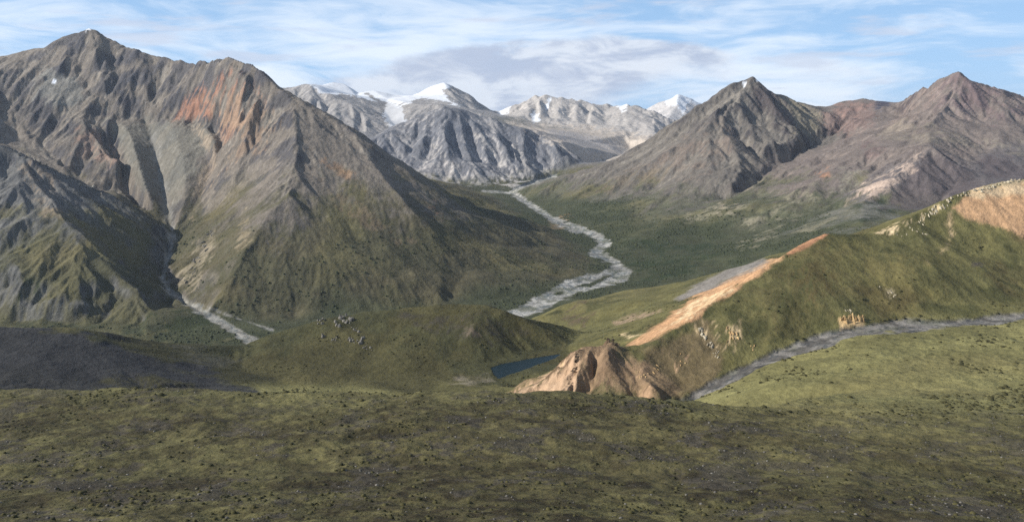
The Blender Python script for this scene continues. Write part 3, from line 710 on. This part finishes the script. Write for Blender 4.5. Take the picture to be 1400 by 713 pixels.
# knoll and dark scree hill
P(((540,430),(590,425),(640,430),(690,440),(720,455),(680,470),(620,455),(580,450)), 1550, 1850, (66,61,58), 0.6); P(((630,440),(650,448),(660,462),(642,458)), 1550, 1800, (110,98,82), 0.7)
P(((-300,425),(60,440),(108,442),(150,455),(215,475),(262,492),(300,515),(350,545),(330,590),(100,590),(-300,590)), 1000, 1600, (58,58,59), 0.95, 9, 30, brk=False)
P(((100,442),(150,450),(210,462),(240,480),(200,482),(150,468)), 1300, 1700, (42,42,43), 0.8, 4, 14)
P(((150,505),(215,503),(260,525),(180,560),(120,540)), 1100, 1500, (74,71,46), 0.75, 5, 22); P(((205,465),(270,470),(330,490),(300,505),(250,490)), 1350, 1700, (92,90,84), 0.4)
P(((620,516),(670,512),(680,522),(640,528)), 1380, 1600, (146,136,118), 0.7, brk=False)
# dark crowberry heath and slate on the near shoulder
heath = sstep(wsum({G_: 800}) - 130 * sstep(PX, 900, 1150) - Yg + 420 * (fbm(Xg, Yg, 170, 6, 401, 0.65) - 0.5), -200, 200) * Wt[G_]
hm1 = sstep(fbm(Xg, Yg, 14, 5, 411, 0.75), 0.36, 0.60); hm2 = sstep(fbm(Xg, Yg, 80, 5, 412, 0.6), 0.36, 0.60)
cover = lerp(cover, np.broadcast_to(rgb(60, 54, 38), cover.shape) * (0.7 + 0.6 * nF)[..., None], heath * (0.45 + 0.33 * hm1 + 0.22 * hm2))
near_scree = heath * sstep(fbm(Xg, Yg, 40, 6, 421, 0.72) + 0.12 * (hm1 - 0.5), 0.56, 0.64)
cover = lerp(cover, np.broadcast_to(rgb(78, 73, 64), cover.shape) * (0.6 + 0.8 * nF)[..., None], 0.7 * near_scree); veg = veg * (1 - near_scree)
P(((-300,520),(60,520),(190,545),(230,575),(120,600),(-60,610),(-300,600)), 800, 1350, (50,50,50), 0.9, 5, 26)
P(((-300,400),(60,395),(200,425),(235,430),(330,470),(200,475),(-300,475)), 2200, 2800, (92,88,62), 0.6, 8, 20)
# dark thickets; the patch by the upper river is a painted cloud shadow
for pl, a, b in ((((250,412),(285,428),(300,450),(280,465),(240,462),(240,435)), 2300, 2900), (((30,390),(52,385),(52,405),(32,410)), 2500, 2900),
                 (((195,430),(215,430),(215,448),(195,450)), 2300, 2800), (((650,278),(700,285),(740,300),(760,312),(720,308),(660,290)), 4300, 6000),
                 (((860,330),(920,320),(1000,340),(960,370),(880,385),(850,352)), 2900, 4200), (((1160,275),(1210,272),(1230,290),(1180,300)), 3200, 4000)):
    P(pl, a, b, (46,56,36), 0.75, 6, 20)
# gravel
gcol = lambda a, b: lerp(np.broadcast_to(rgb(*a), cover.shape), np.broadcast_to(rgb(*b), cover.shape), sstep(nF + 0.6 * (nM - 0.5), 0.35, 0.65))
cover = lerp(cover, gcol((138,136,129), (182,179,171)), river); cover = lerp(cover, gcol((92,89,84), (134,130,123)), creek); cover = lerp(cover, gcol((126,123,114), (160,157,148)), stream)
thread = np.zeros((NR, NC), np.float32)
for sd, lam in ((611, 75), (617, 40)):
    nn = fbm(Xg + 0.35 * Yg, Yg * 0.55, lam, 3, sd)
    thread = np.maximum(thread, 1 - sstep(np.abs(nn - 0.5), 0.012, 0.045))
cover = lerp(cover, np.broadcast_to(rgb(92, 102, 104), cover.shape), 0.75 * thread * np.maximum(sstep(river, 0.6, 1), 0.7 * sstep(stream, 0.6, 1)))
ct = 1 - sstep(np.abs(fbm(Xg * 0.5, Yg, 16, 3, 631) - 0.5), 0.015, 0.06)
cover = lerp(cover, np.broadcast_to(rgb(70, 74, 76), cover.shape), 0.7 * ct * sstep(creek, 0.6, 1))
bar = sstep(fbm(Xg, Yg, 34, 4, 623), 0.56, 0.66)
cover = lerp(cover, np.broadcast_to(rgb(88, 92, 70), cover.shape), 0.6 * bar * np.maximum(river, creek * 0.6) )
for m in (river, creek, stream): veg = veg * (1 - m)
cover = lerp(cover, np.broadcast_to(rgb(70, 78, 76), cover.shape), lake)
# snow and ice
snow = np.zeros((NR, NC), np.float32)
for pl, a, b, sft in ((((425,116),(440,114),(456,110),(472,112),(490,124),(515,138),(500,135),(485,131),(465,128),(448,136),(436,126)), 9300, 12500, 2),
                   (((498,124),(512,120),(545,129),(562,129),(580,119),(607,108),(616,118),(604,122),(612,135),(628,145),(600,138),(575,135),(555,142),(535,142),(512,134)), 9300, 12500, 2),
                   (((530,140),(548,145),(556,168),(548,178),(536,176),(524,160)), 8200, 10200, 2),
                   (((680,150),(700,144),(695,155),(684,158)), 9500, 11500, 1.5), (((748,134),(752,134),(750,148),(747,150)), 9500, 11500, 1), (((842,142),(858,138),(856,150),(850,152)), 9500, 11500, 1),
                   (((908,138),(928,122),(950,136),(960,142),(940,140),(934,160),(928,142),(915,146)), 12600, 14600, 1.5),
                   (((1034.5,109),(1035.5,109),(1036,111)), 5900, 6400, 0.4), (((1016,114),(1019,114),(1018,117)), 5900, 6400, 0.5), (((1050,119),(1053,121),(1051,122)), 5900, 6400, 0.5),
                   (((114,38),(128,36),(122,41)), 4800, 5100, 1), (((73.5,111.5),(74.5,111.5),(74,112.5)), 4400, 5000, 0.3), (((726,152),(732,150),(738,165),(730,168)), 9500, 10500, 1)):
    snow = np.maximum(snow, patch(pl, a, b, sft, 5))
snow *= sstep(1.7 - slb + (nM - 0.5), 0.0, 0.4)
snow = sstep(snow, 0.3, 0.65)
ice = patch(((526,142),(550,148),(556,170),(546,178),(530,172)), 8200, 9900, 2, 8)
cover = lerp(cover, np.broadcast_to(np.array([0.84, 0.86, 0.88], np.float32), cover.shape), snow * (1 - 0.45 * ice))
veg = veg * (1 - snow)
cover = np.clip(cover, 0.01, 0.9)

# ------------------------------------------------------------------ materials
def ground_material(name, bump=1.0, snowy=False):
    m = bpy.data.materials.new(name); m.use_nodes = True
    nt = m.node_tree; nt.nodes.clear()
    N = lambda t: nt.nodes.new(t)
    def lk(a, b): nt.links.new(a, b)
    out = N('ShaderNodeOutputMaterial'); b = N('ShaderNodeBsdfPrincipled')
    at = N('ShaderNodeAttribute'); at.attribute_name = 'cover'; av = N('ShaderNodeAttribute'); av.attribute_name = 'plants'
    geo = N('ShaderNodeNewGeometry')
    def noise(scale, det, rough):
        n = N('ShaderNodeTexNoise'); n.inputs['Scale'].default_value = scale; n.inputs['Detail'].default_value = det
        n.inputs['Roughness'].default_value = rough; lk(geo.outputs['Position'], n.inputs['Vector']); return n.outputs['Fac']
    n1 = noise(1 / 45.0, 9, 0.62); n2 = noise(1 / 9.0, 7, 0.65); n3 = noise(1 / 1.6, 5, 0.6)
    def mr(v, a, bb, c, d):
        n = N('ShaderNodeMapRange'); lk(v, n.inputs[0])
        for i, x in enumerate((a, bb, c, d)): n.inputs[i + 1].default_value = x
        return n.outputs[0]
    def mul(a, bb):
        n = N('ShaderNodeMath'); n.operation = 'MULTIPLY'
        for i, v in enumerate((a, bb)):
            if isinstance(v, float): n.inputs[i].default_value = v
            else: lk(v, n.inputs[i])
        return n.outputs[0]
    f = mul(mul(mr(n1, 0.3, 0.7, 0.80, 1.20), mr(n2, 0.3, 0.7, 0.78, 1.22)), mr(n3, 0.3, 0.7, 0.86, 1.14))
    if snowy: f = mr(n1, 0.3, 0.7, 0.94, 1.03)
    vm = N('ShaderNodeVectorMath'); vm.operation = 'SCALE'; lk(at.outputs['Color'], vm.inputs[0]); lk(f, vm.inputs[3])
    lk(vm.outputs[0], b.inputs['Base Color'])
    b.inputs['Roughness'].default_value = 0.95; b.inputs['Specular IOR Level'].default_value = 0.12
    add = N('ShaderNodeMath'); add.operation = 'ADD'; lk(mul(n1, 14.0), add.inputs[0]); lk(mul(n2, 3.2), add.inputs[1])
    bp = N('ShaderNodeBump'); bp.inputs['Strength'].default_value = 0.75 * bump; bp.inputs['Distance'].default_value = 1.0
    lk(add.outputs[0], bp.inputs['Height'])
    if not snowy: lk(bp.outputs[0], b.inputs['Normal'])
    lk(b.outputs[0], out.inputs[0])
    return m

# ------------------------------------------------------------------ cut the land into its pieces
P_LAKE, P_RIVER, P_CREEK, P_STREAM, P_SNOW = 15, 16, 17, 18, 19
lab2 = lab.copy()
lab2[river > 0.5] = P_RIVER; lab2[creek > 0.5] = P_CREEK; lab2[stream > 0.5] = P_STREAM
lab2[(snow > 0.5) & (Yg > 8000) & (Yg < 12400) & (PX < 660)] = P_SNOW
INFO = {
 M_: ('mountain', 'tall grey scree mountain with orange bands filling the left of the valley', 'mountain'),
 S_: ('mountain_spur', 'dark rocky mountain spur with a shaded right face at the left edge', 'mountain'),
 C_: ('mountain', 'blue grey ribbed rock peak with pale scree chutes at the head of the valley', 'mountain'),
 N_: ('mountain_range', 'far grey range carrying glaciers behind the ribbed rock peak', 'mountains'),
 P_: ('mountain_range', 'far pale craggy range right of the glaciers, above grey moraine', 'mountains'),
 W_: ('mountain', 'farthest small white pointed peak just left of the dark pyramid mountain', 'mountain'),
 Y_: ('mountain', 'brown pyramid mountain with tiny snow specks at its tip, right of the river', 'mountain'),
 B_: ('mountain', 'mauve brown pointed mountain with a reddish saddle at the right edge', 'mountain'),
 F_: ('foothill', 'dark mauve scree foothill with a pale streak below the brown mountain', 'hill'),
 R_: ('ridge', 'green near ridge with orange scree slopes and pale rocks on its crest', 'ridge'),
 O_: ('hill', 'small orange pointed hill between the lake and the gravel creek', 'hill'),
 K_: ('hill', 'dark olive rounded hill with pale crags left of the lake', 'hill'),
 D_: ('hill', 'dark slate scree hill at the lower left', 'hill'),
 V_: ('valley_floor', 'green shrubby valley floor on both sides of the river', 'valley'),
 G_: ('hillside', 'open green tundra hillside in the foreground below the creek', 'hillside'),
 P_RIVER: ('river', 'braided pale gravel river winding down the main valley', 'river'),
 P_CREEK: ('creek', 'grey gravel creek below the green near ridge', 'creek'),
 P_STREAM: ('stream', 'pale gravel stream spilling from the gorge of the grey scree mountain', 'stream'),
 P_SNOW: ('glacier', 'white snowfields and glacier on the far grey range', 'glacier')}
ground_mat = ground_material('tundra_and_rock')
snow_mat = ground_material('snow', 1.0, True)
co = np.stack([Xg, Yg, Zh], -1).reshape(-1, 3).astype(np.float32)
cov4 = np.concatenate([cover.reshape(-1, 3), np.ones((NR * NC, 1), np.float32)], 1).astype(np.float32)
vegf = veg.reshape(-1).astype(np.float32)
idx = np.arange(NR * NC).reshape(NR, NC)
quad = np.stack([idx[:-1, :-1], idx[:-1, 1:], idx[1:, 1:], idx[1:, :-1]], -1).reshape(-1, 4)
qlab = lab2[:-1, :-1].reshape(-1)
# vertex normals of the whole sheet, so that the joints between the pieces do not show
nrm = np.stack([-gxf, -gyf, np.ones_like(gxf)], -1).reshape(-1, 3); nrm /= np.linalg.norm(nrm, axis=1, keepdims=True)

def tag(o, label=None, cat=None, group=None, kind=None):
    for k, v in (('label', label), ('category', cat), ('group', group), ('kind', kind)):
        if v: o[k] = v
    return o
def sheet(name, quads, mat):
    used, inv = np.unique(quads.reshape(-1), return_inverse=True)
    me = bpy.data.meshes.new(name)
    n = len(quads)
    me.vertices.add(len(used)); me.vertices.foreach_set('co', co[used].ravel())
    me.loops.add(4 * n); me.loops.foreach_set('vertex_index', inv.astype(np.int32))
    me.polygons.add(n); me.polygons.foreach_set('loop_start', np.arange(0, 4 * n, 4, dtype=np.int32))
    me.update(calc_edges=True)
    a = me.attributes.new('cover', 'FLOAT_COLOR', 'POINT'); a.data.foreach_set('color', cov4[used].ravel())
    a = me.attributes.new('plants', 'FLOAT', 'POINT'); a.data.foreach_set('value', vegf[used])
    me.polygons.foreach_set('use_smooth', np.ones(n, bool))
    me.normals_split_custom_set_from_vertices(nrm[used])
    me.materials.append(mat)
    o = bpy.data.objects.new(name, me); col.objects.link(o)
    return o
for k, (nm, lb, ct) in INFO.items():
    q = quad[qlab == k]
    if len(q) == 0: continue
    o = sheet(nm, q, snow_mat if k == P_SNOW else ground_mat)
    tag(o, lb, ct, None, 'structure')

# ------------------------------------------------------------------ lake
PX, PY = to_px(Zh)
def world_at(px, py, dmin=320.0):
    """first ground met along the line of sight of a photo point"""
    c = int(np.argmin(np.abs(cols_px - px)))
    r0 = int(np.searchsorted(rows_Y, dmin))
    hit = np.nonzero(PY[r0:, c] <= py)[0]
    r = r0 + (int(hit[0]) if len(hit) else 0)
    return Vector((Xg[r, c], Yg[r, c], Zh[r, c]))
def on_ground(x, y):
    u_ = x / y
    c = min(max(int(np.searchsorted(U, u_)), 1), NC - 1); r = min(max(int(np.searchsorted(rows_Y, y)), 1), NR - 1)
    return float(Zh[r, c])
def plain(name, rough=0.9, spec=0.2):
    m = bpy.data.materials.new(name); m.use_nodes = True
    b = m.node_tree.nodes['Principled BSDF']; b.inputs['Roughness'].default_value = rough; b.inputs['Specular IOR Level'].default_value = spec
    return m, m.node_tree, b
LK = [(668,503),(690,495),(715,490),(742,486.5),(770,482),(764,489),(738,499),(714,507),(684,519),(672,513)]
lv = []
for px_, py_ in LK:
    Dd = LAKE_Z / ((HY - py_) / F); lv.append(((px_ - HX) / F * Dd, Dd, LAKE_Z))
lm = bpy.data.meshes.new('lake'); lm.from_pydata(lv, [], [tuple(range(len(lv)))])
wm, wt, wb = plain('lake_water', 0.35, 0.04)
wb.inputs['Base Color'].default_value = (0.010, 0.022, 0.026, 1)
wn = wt.nodes.new('ShaderNodeTexNoise'); wn.inputs['Scale'].default_value = 0.35; wn.inputs['Detail'].default_value = 4
wg = wt.nodes.new('ShaderNodeNewGeometry'); wt.links.new(wg.outputs['Position'], wn.inputs['Vector'])
wbp = wt.nodes.new('ShaderNodeBump'); wbp.inputs['Strength'].default_value = 0.25; wt.links.new(wn.outputs['Fac'], wbp.inputs['Height']); wt.links.new(wbp.outputs[0], wb.inputs['Normal'])
lm.materials.append(wm)
lo = bpy.data.objects.new('lake', lm); col.objects.link(lo)
tag(lo, 'small dark blue lake between the olive hill and the orange hill', 'lake', None, 'structure')

# ------------------------------------------------------------------ crags: every block is a part of its outcrop
import bmesh
rng = random.Random(7)
def rock_mat(name, c0, c1):
    m, t, b = plain(name, 0.92, 0.15)
    g_ = t.nodes.new('ShaderNodeNewGeometry'); oi = t.nodes.new('ShaderNodeObjectInfo')
    n = t.nodes.new('ShaderNodeTexNoise'); n.inputs['Scale'].default_value = 0.22; n.inputs['Detail'].default_value = 9; n.inputs['Roughness'].default_value = 0.68
    t.links.new(g_.outputs['Position'], n.inputs['Vector'])
    add = t.nodes.new('ShaderNodeMath'); add.operation = 'MULTIPLY_ADD'; add.inputs[1].default_value = 0.35; t.links.new(oi.outputs['Random'], add.inputs[0]); t.links.new(n.outputs['Fac'], add.inputs[2])
    mr = t.nodes.new('ShaderNodeMapRange'); t.links.new(add.outputs[0], mr.inputs[0]); mr.inputs[1].default_value = 0.45; mr.inputs[2].default_value = 0.9
    mx = t.nodes.new('ShaderNodeMix'); mx.data_type = 'RGBA'; t.links.new(mr.outputs[0], mx.inputs[0])
    mx.inputs[6].default_value = (*rgb(*c0).tolist(), 1); mx.inputs[7].default_value = (*rgb(*c1).tolist(), 1)
    t.links.new(mx.outputs[2], b.inputs['Base Color'])
    bp = t.nodes.new('ShaderNodeBump'); bp.inputs['Strength'].default_value = 0.8; bp.inputs['Distance'].default_value = 2.0
    t.links.new(n.outputs['Fac'], bp.inputs['Height']); t.links.new(bp.outputs[0], b.inputs['Normal'])
    return m
def rock_meshes(mat, n, seed):
    out = []; r = random.Random(seed)
    for k in range(n):
        bm = bmesh.new()
        for _ in range(22):
            v = Vector((r.gauss(0, 1), r.gauss(0, 1), r.gauss(0, 1))).normalized()
            v = Vector((v.x * 0.5, v.y * 0.5, v.z * (0.62 if v.z > 0 else 0.5))) * r.uniform(0.72, 1.0)
            bm.verts.new(v)
        res = bmesh.ops.convex_hull(bm, input=bm.verts)
        for v in [v for v in bm.verts if not v.link_faces]: bm.verts.remove(v)
        me = bpy.data.meshes.new('rock'); bm.to_mesh(me); bm.free(); me.materials.append(mat)
        out.append(me)
    return out
ROCKS = {'grey': rock_meshes(rock_mat('grey_rock', (92,90,86), (158,152,140)), 7, 3), 'pale': rock_meshes(rock_mat('pale_rock', (140,130,110), (206,194,168)), 7, 4),
         'tan': rock_meshes(rock_mat('tan_rock', (140,114,80), (206,176,128)), 7, 5), 'dark': rock_meshes(rock_mat('dark_rock', (62,54,46), (112,96,76)), 7, 6)}
def outcrop(label, kind, spots, group=None, rib=False, col_=False):
    """spots: (photo x, photo y, how many blocks, spread in x and y (photo), block size in m, tallness)"""
    rows = []
    for px, py, n, sx, sy, size, tall in spots:
        for _ in range(n):
            p = world_at(px + rng.uniform(-1, 1) * sx, py + rng.uniform(-1, 1) * sy)
            rows.append((p, size * rng.uniform(0.55, 1.35), tall * rng.uniform(0.7, 1.3)))
    base = sum((r[0] for r in rows), Vector()) / len(rows)
    base.z = min(r[0].z for r in rows)
    e = bpy.data.objects.new('rock_outcrop', None); e.location = base; col.objects.link(e)
    tag(e, label, 'rocks', group or 'rock outcrops on the near hills')
    for p, sz, tl in rows:
        o = bpy.data.objects.new('rock', rng.choice(ROCKS[kind])); col.objects.link(o); o.parent = e
        o.location = (p.x - base.x, p.y - base.y, p.z - base.z + sz * tl * 0.08)
        if rib:                        # long slabs that run down the slope, half buried
            x_, y_ = p.x, p.y
            gx_ = (on_ground(x_ + 12, y_) - on_ground(x_ - 12, y_)) / 24; gy_ = (on_ground(x_, y_ + 12) - on_ground(x_, y_ - 12)) / 24
            down = Vector((-gx_, -gy_, -(gx_ * gx_ + gy_ * gy_))).normalized(); nn_ = Vector((-gx_, -gy_, 1)).normalized()
            side = nn_.cross(down)
            from mathutils import Matrix
            R3 = Matrix((down, side, nn_)).transposed()
            o.rotation_mode = 'QUATERNION'; o.rotation_quaternion = (R3.to_quaternion() @ Vector((0, 0, 1)).rotation_difference(Vector((rng.uniform(-.25, .25), rng.uniform(-.25, .25), 1))))
            o.scale = (sz * rng.uniform(1.1, 2.4), sz * rng.uniform(0.45, 0.9), sz * tl * 0.55)
            o.location = (p.x - base.x, p.y - base.y, p.z - base.z)
        else:
            wd = 0.6 if col_ else 1.0
            o.scale = (wd * sz * rng.uniform(0.7, 1.4), wd * sz * rng.uniform(0.7, 1.4), sz * tl)
            o.rotation_euler = (rng.uniform(-0.3, 0.3) * wd, rng.uniform(-0.3, 0.3) * wd, rng.uniform(0, 6.28))
    return e
outcrop('pale crag of upright blocks on top of the dark olive hill', 'grey', [(468,436,10,5,4,7,1.3),(478,440,8,6,5,6,1.2),(462,443,8,5,4,6,1.3),(486,452,6,5,5,5,1.0)])
outcrop('small dark crag at the left end of the olive hill top', 'grey', [(439,440,9,5,4,5.5,1.2)])
outcrop('lower pale crag on the front slope of the olive hill', 'grey', [(480,467,8,4,3,5.5,1.2),(492,467,10,6,4,6.5,1.1),(503,476,7,6,4,4.5,0.9)])
outcrop('two little rock knobs left below the crag of the olive hill', 'grey', [(442,460,4,2,3,5,1.3),(457,464,5,3,3,5,1.2)])
outcrop('row of grey pinnacles along the crest of the near ridge at the right edge', 'pale', [(1312 + 4.6 * i, 266 - 4.6 * i * 0.265 + 1.5 + 3 * rng.random(), 2, 2.5, 1.5, 5.2, 1.1) for i in range(25)])
outcrop('white broken crags on the ridge end left of the orange scree', 'pale', [(1300,275,6,5,4,6,1.1),(1290,282,8,6,5,6,1.0),(1278,288,8,7,6,6,0.9),(1268,296,7,6,6,5,0.8),(1260,306,5,6,5,4,0.8)], rib=True)
outcrop('scattered white blocks on the green slope below the ridge end', 'pale', [(1250,316,5,8,5,4,0.8),(1232,324,4,8,4,3.5,0.7),(1264,325,4,6,5,3.5,0.7)], rib=True)
outcrop('long pale rock rib slanting down above the gravel creek', 'pale', [(957,452,6,3,4,5,1.0),(963,462,7,3,4,5.5,1.0),(971,473,8,4,5,5.5,1.0),(979,485,7,4,5,5,1.0)], rib=True)
outcrop('pale rock cluster right of the long rock rib', 'tan', [(998,452,6,5,4,5,1.0),(1005,460,7,6,5,5,1.0),(996,470,4,4,4,4,0.9)], rib=True)
outcrop('lone pale block group at the foot of the ridge beside the creek', 'tan', [(1030,477,5,4,3,4,0.9)], rib=True)
outcrop('tan columned bluff on the bank of the gravel creek', 'tan', [(1150 + 3.6 * i, 441 + rng.uniform(-3, 3), 3, 1.6, 3.5, 5.5, 1.6) for i in range(10)], col_=True)
outcrop('small white rocks above the tan bluff', 'pale', [(1160,426,4,4,2,3.5,0.8)], rib=True)
outcrop('few white rocks in the middle of the green ridge face', 'pale', [(1215,401,4,4,3,4,0.7),(1224,406,3,3,2,3.5,0.7),(1202,392,2,3,2,3,0.7)], rib=True)
outcrop('dark crags on the rounded top of the orange hill', 'dark', [(834,468,7,4,2,4.5,1.2),(842,471,6,4,2,4.5,1.1)])
outcrop('dark rocks running down the front spur of the orange hill', 'dark', [(790,482,5,2,3,3.6,1.0),(788,494,6,3,4,3.8,1.0),(785,508,7,4,5,4,1.0),(780,522,6,4,5,4,1.0)], rib=True)
outcrop('brown rocks on the right slope of the orange hill above the creek', 'tan', [(900,505,5,6,6,4,0.9),(880,512,6,6,6,4,0.9),(935,492,6,6,8,4,0.9)], rib=True)
outcrop('pale cliff ribs beside the stream at the foot of the scree mountain', 'grey', [(287,322,6,4,5,10,1.3),(279,338,7,4,6,10,1.3),(270,355,7,5,6,10,1.2),(262,372,6,5,6,9,1.1),(252,384,5,5,5,8,1.0)], 'rock outcrops in the valley', rib=True)
outcrop('broken dark crest blocks along the top of the left spur', 'grey', [(20 + 9 * i, 207 + 4.6 * i, 2, 3, 2, 11, 1.2) for i in range(14)], 'rock outcrops in the valley')

# ------------------------------------------------------------------ thickets (nobody could count them)
nrng = np.random.default_rng(5)
def leaf_mat(name, c0, c1):
    m, t, b = plain(name, 0.9, 0.15)
    g_ = t.nodes.new('ShaderNodeNewGeometry'); n = t.nodes.new('ShaderNodeTexNoise'); n.inputs['Scale'].default_value = 0.12; n.inputs['Detail'].default_value = 6
    t.links.new(g_.outputs['Position'], n.inputs['Vector'])
    mr = t.nodes.new('ShaderNodeMapRange'); t.links.new(n.outputs['Fac'], mr.inputs[0]); mr.inputs[1].default_value = 0.35; mr.inputs[2].default_value = 0.65
    mx = t.nodes.new('ShaderNodeMix'); mx.data_type = 'RGBA'; t.links.new(mr.outputs[0], mx.inputs[0])
    mx.inputs[6].default_value = (*rgb(*c0).tolist(), 1); mx.inputs[7].default_value = (*rgb(*c1).tolist(), 1)
    t.links.new(mx.outputs[2], b.inputs['Base Color'])
    return m
def bushes(name, label, weight, n, size, mat, tall=0.8):
    """many low bushes as one mesh: each a ragged dome of 10 triangles"""
    area = np.gradient(rows_Y)[:, None] * (Yg * np.gradient(U)[None, :])
    w = (weight * area).reshape(-1); w = w / w.sum()
    pick = nrng.choice(NR * NC, n, p=w)
    r, c = np.divmod(pick, NC)
    dY = np.gradient(rows_Y)[r]; dX = rows_Y[r] * np.gradient(U)[c]
    cen = co[pick] + np.stack([(nrng.random(n) - .5) * dX, (nrng.random(n) - .5) * dY, np.zeros(n)], 1)
    s = size * (0.4 + 2.2 * nrng.random(n) ** 4)
    k = 5
    ang = (np.arange(k) / k * 2 * np.pi)[None, :] + nrng.random((n, 1)) * 6.28
    v = np.zeros((n, 2 * k + 1, 3), np.float32)
    for j, (rad, h) in enumerate(((0.5, -0.25), (0.42, 0.3))):
        rr = rad * (0.7 + 0.6 * nrng.random((n, k)))
        a_ = ang + j * 0.6
        v[:, j * k:(j + 1) * k, 0] = np.cos(a_) * rr; v[:, j * k:(j + 1) * k, 1] = np.sin(a_) * rr; v[:, j * k:(j + 1) * k, 2] = (h + (nrng.random((n, k)) - .5) * 0.2 * j) * tall
    v[:, 2 * k, 2] = tall * (0.45 + 0.3 * nrng.random(n)); v[:, 2 * k, 0] = (nrng.random(n) - .5) * 0.3
    v = v * s[:, None, None] + cen[:, None, :]
    tri = []
    for i in range(k):
        j = (i + 1) % k
        tri += [(i, j, k + i), (j, k + j, k + i), (k + i, k + j, 2 * k)]
    tri = np.array(tri, np.int32); T = len(tri)
    f = (tri[None] + (np.arange(n) * (2 * k + 1))[:, None, None]).reshape(-1)
    me = bpy.data.meshes.new(name)
    me.vertices.add(n * (2 * k + 1)); me.vertices.foreach_set('co', v.reshape(-1).astype(np.float32))
    me.loops.add(len(f)); me.loops.foreach_set('vertex_index', f.astype(np.int32))
    me.polygons.add(n * T); me.polygons.foreach_set('loop_start', np.arange(0, 3 * n * T, 3, dtype=np.int32))
    me.update(calc_edges=True); me.materials.append(mat)
    o = bpy.data.objects.new(name, me); col.objects.link(o)
    return tag(o, label, 'shrubs', None, 'stuff')
inview = ((PX > -60) & (PX < 1460)).astype(np.float32)
wet = 1 - np.maximum.reduce([river, creek, stream, lake])
thick = sstep(fbm(Xg, Yg, 150, 6, 341, 0.6), 0.46, 0.60)
bushes('thicket', 'dark green willow thickets spread over the valley floor', (Wt[V_] + 0.4 * Wt[Y_] + 0.35 * Wt[B_] + 0.3 * Wt[M_]) * veg * thick * wet * inview * (Yg < 5200) * sstep(Zh, -360, -440), 16000, 4.2, leaf_mat('willow_leaves', (54,60,42), (76,80,56)))
bank_m = np.clip(patch([p for p in creek_line if p[0] > 640], 1000, 1400, 3, 12.0, True, 13.0) - creek, 0, 1)
clump = sstep(fbm(Xg, Yg, 70, 5, 351, 0.6), 0.52, 0.66) ** 2 + 0.03
heath_leaf = leaf_mat('heath_leaves', (50,50,32), (84,80,50))
bushes('shrubs', 'low dark shrubs in clumps on the near green slopes', (Wt[G_] + 0.5 * Wt[R_] + 0.6 * Wt[K_] + 0.3 * Wt[D_]) * veg * (clump + 1.2 * bank_m * sstep(nM, 0.45, 0.6)) * wet * inview * (Yg > 700) * (Yg < 1900), 6000, 2.4, heath_leaf, 0.6)
bushes('heath', 'dark heath tussocks on the shoulder nearest the viewer', Wt[G_] * (0.25 + clump) * wet * inview * (Yg > 190) * (Yg < 820) * (500 / Yg) ** 1.0, 10000, 1.3, heath_leaf, 0.6)
stone_m = leaf_mat('stones', (70,68,64), (128,124,116))
st = bushes('stones', 'loose grey stones strewn over the shoulder nearest the viewer', (near_scree + 0.05 * Wt[G_]) * inview * (Yg > 190) * (Yg < 850) * (500 / Yg), 4000, 0.8, stone_m, 0.6)
tag(st, None, 'stones')

# ------------------------------------------------------------------ the air
def box_mesh(name, x0, x1, y0, y1, z0, z1):
    me = bpy.data.meshes.new(name)
    v = [(x, y, z) for x in (x0, x1) for y in (y0, y1) for z in (z0, z1)]
    me.from_pydata(v, [], [(0,1,3,2),(4,6,7,5),(0,4,5,1),(2,3,7,6),(0,2,6,4),(1,5,7,3)])
    return me
hz = bpy.data.materials.new('haze'); hz.use_nodes = True
nt = hz.node_tree; nt.nodes.clear()
o_ = nt.nodes.new('ShaderNodeOutputMaterial'); pv = nt.nodes.new('ShaderNodeVolumePrincipled')
pv.inputs['Color'].default_value = (0.72, 0.84, 1.0, 1); pv.inputs['Density'].default_value = 1.35e-5; pv.inputs['Anisotropy'].default_value = 0.2
nt.links.new(pv.outputs[0], o_.inputs['Volume'])
zmin, zmax = float(Zh.min()), float(Zh.max())
hm = box_mesh('haze', float(Xg.min()) - 300, float(Xg.max()) + 300, -300, 17500, zmin - 2, zmax + 30); hm.materials.append(hz)
ho = bpy.data.objects.new('haze', hm); col.objects.link(ho)
tag(ho, 'thin blue haze in the air of the valley', 'haze', None, 'stuff')
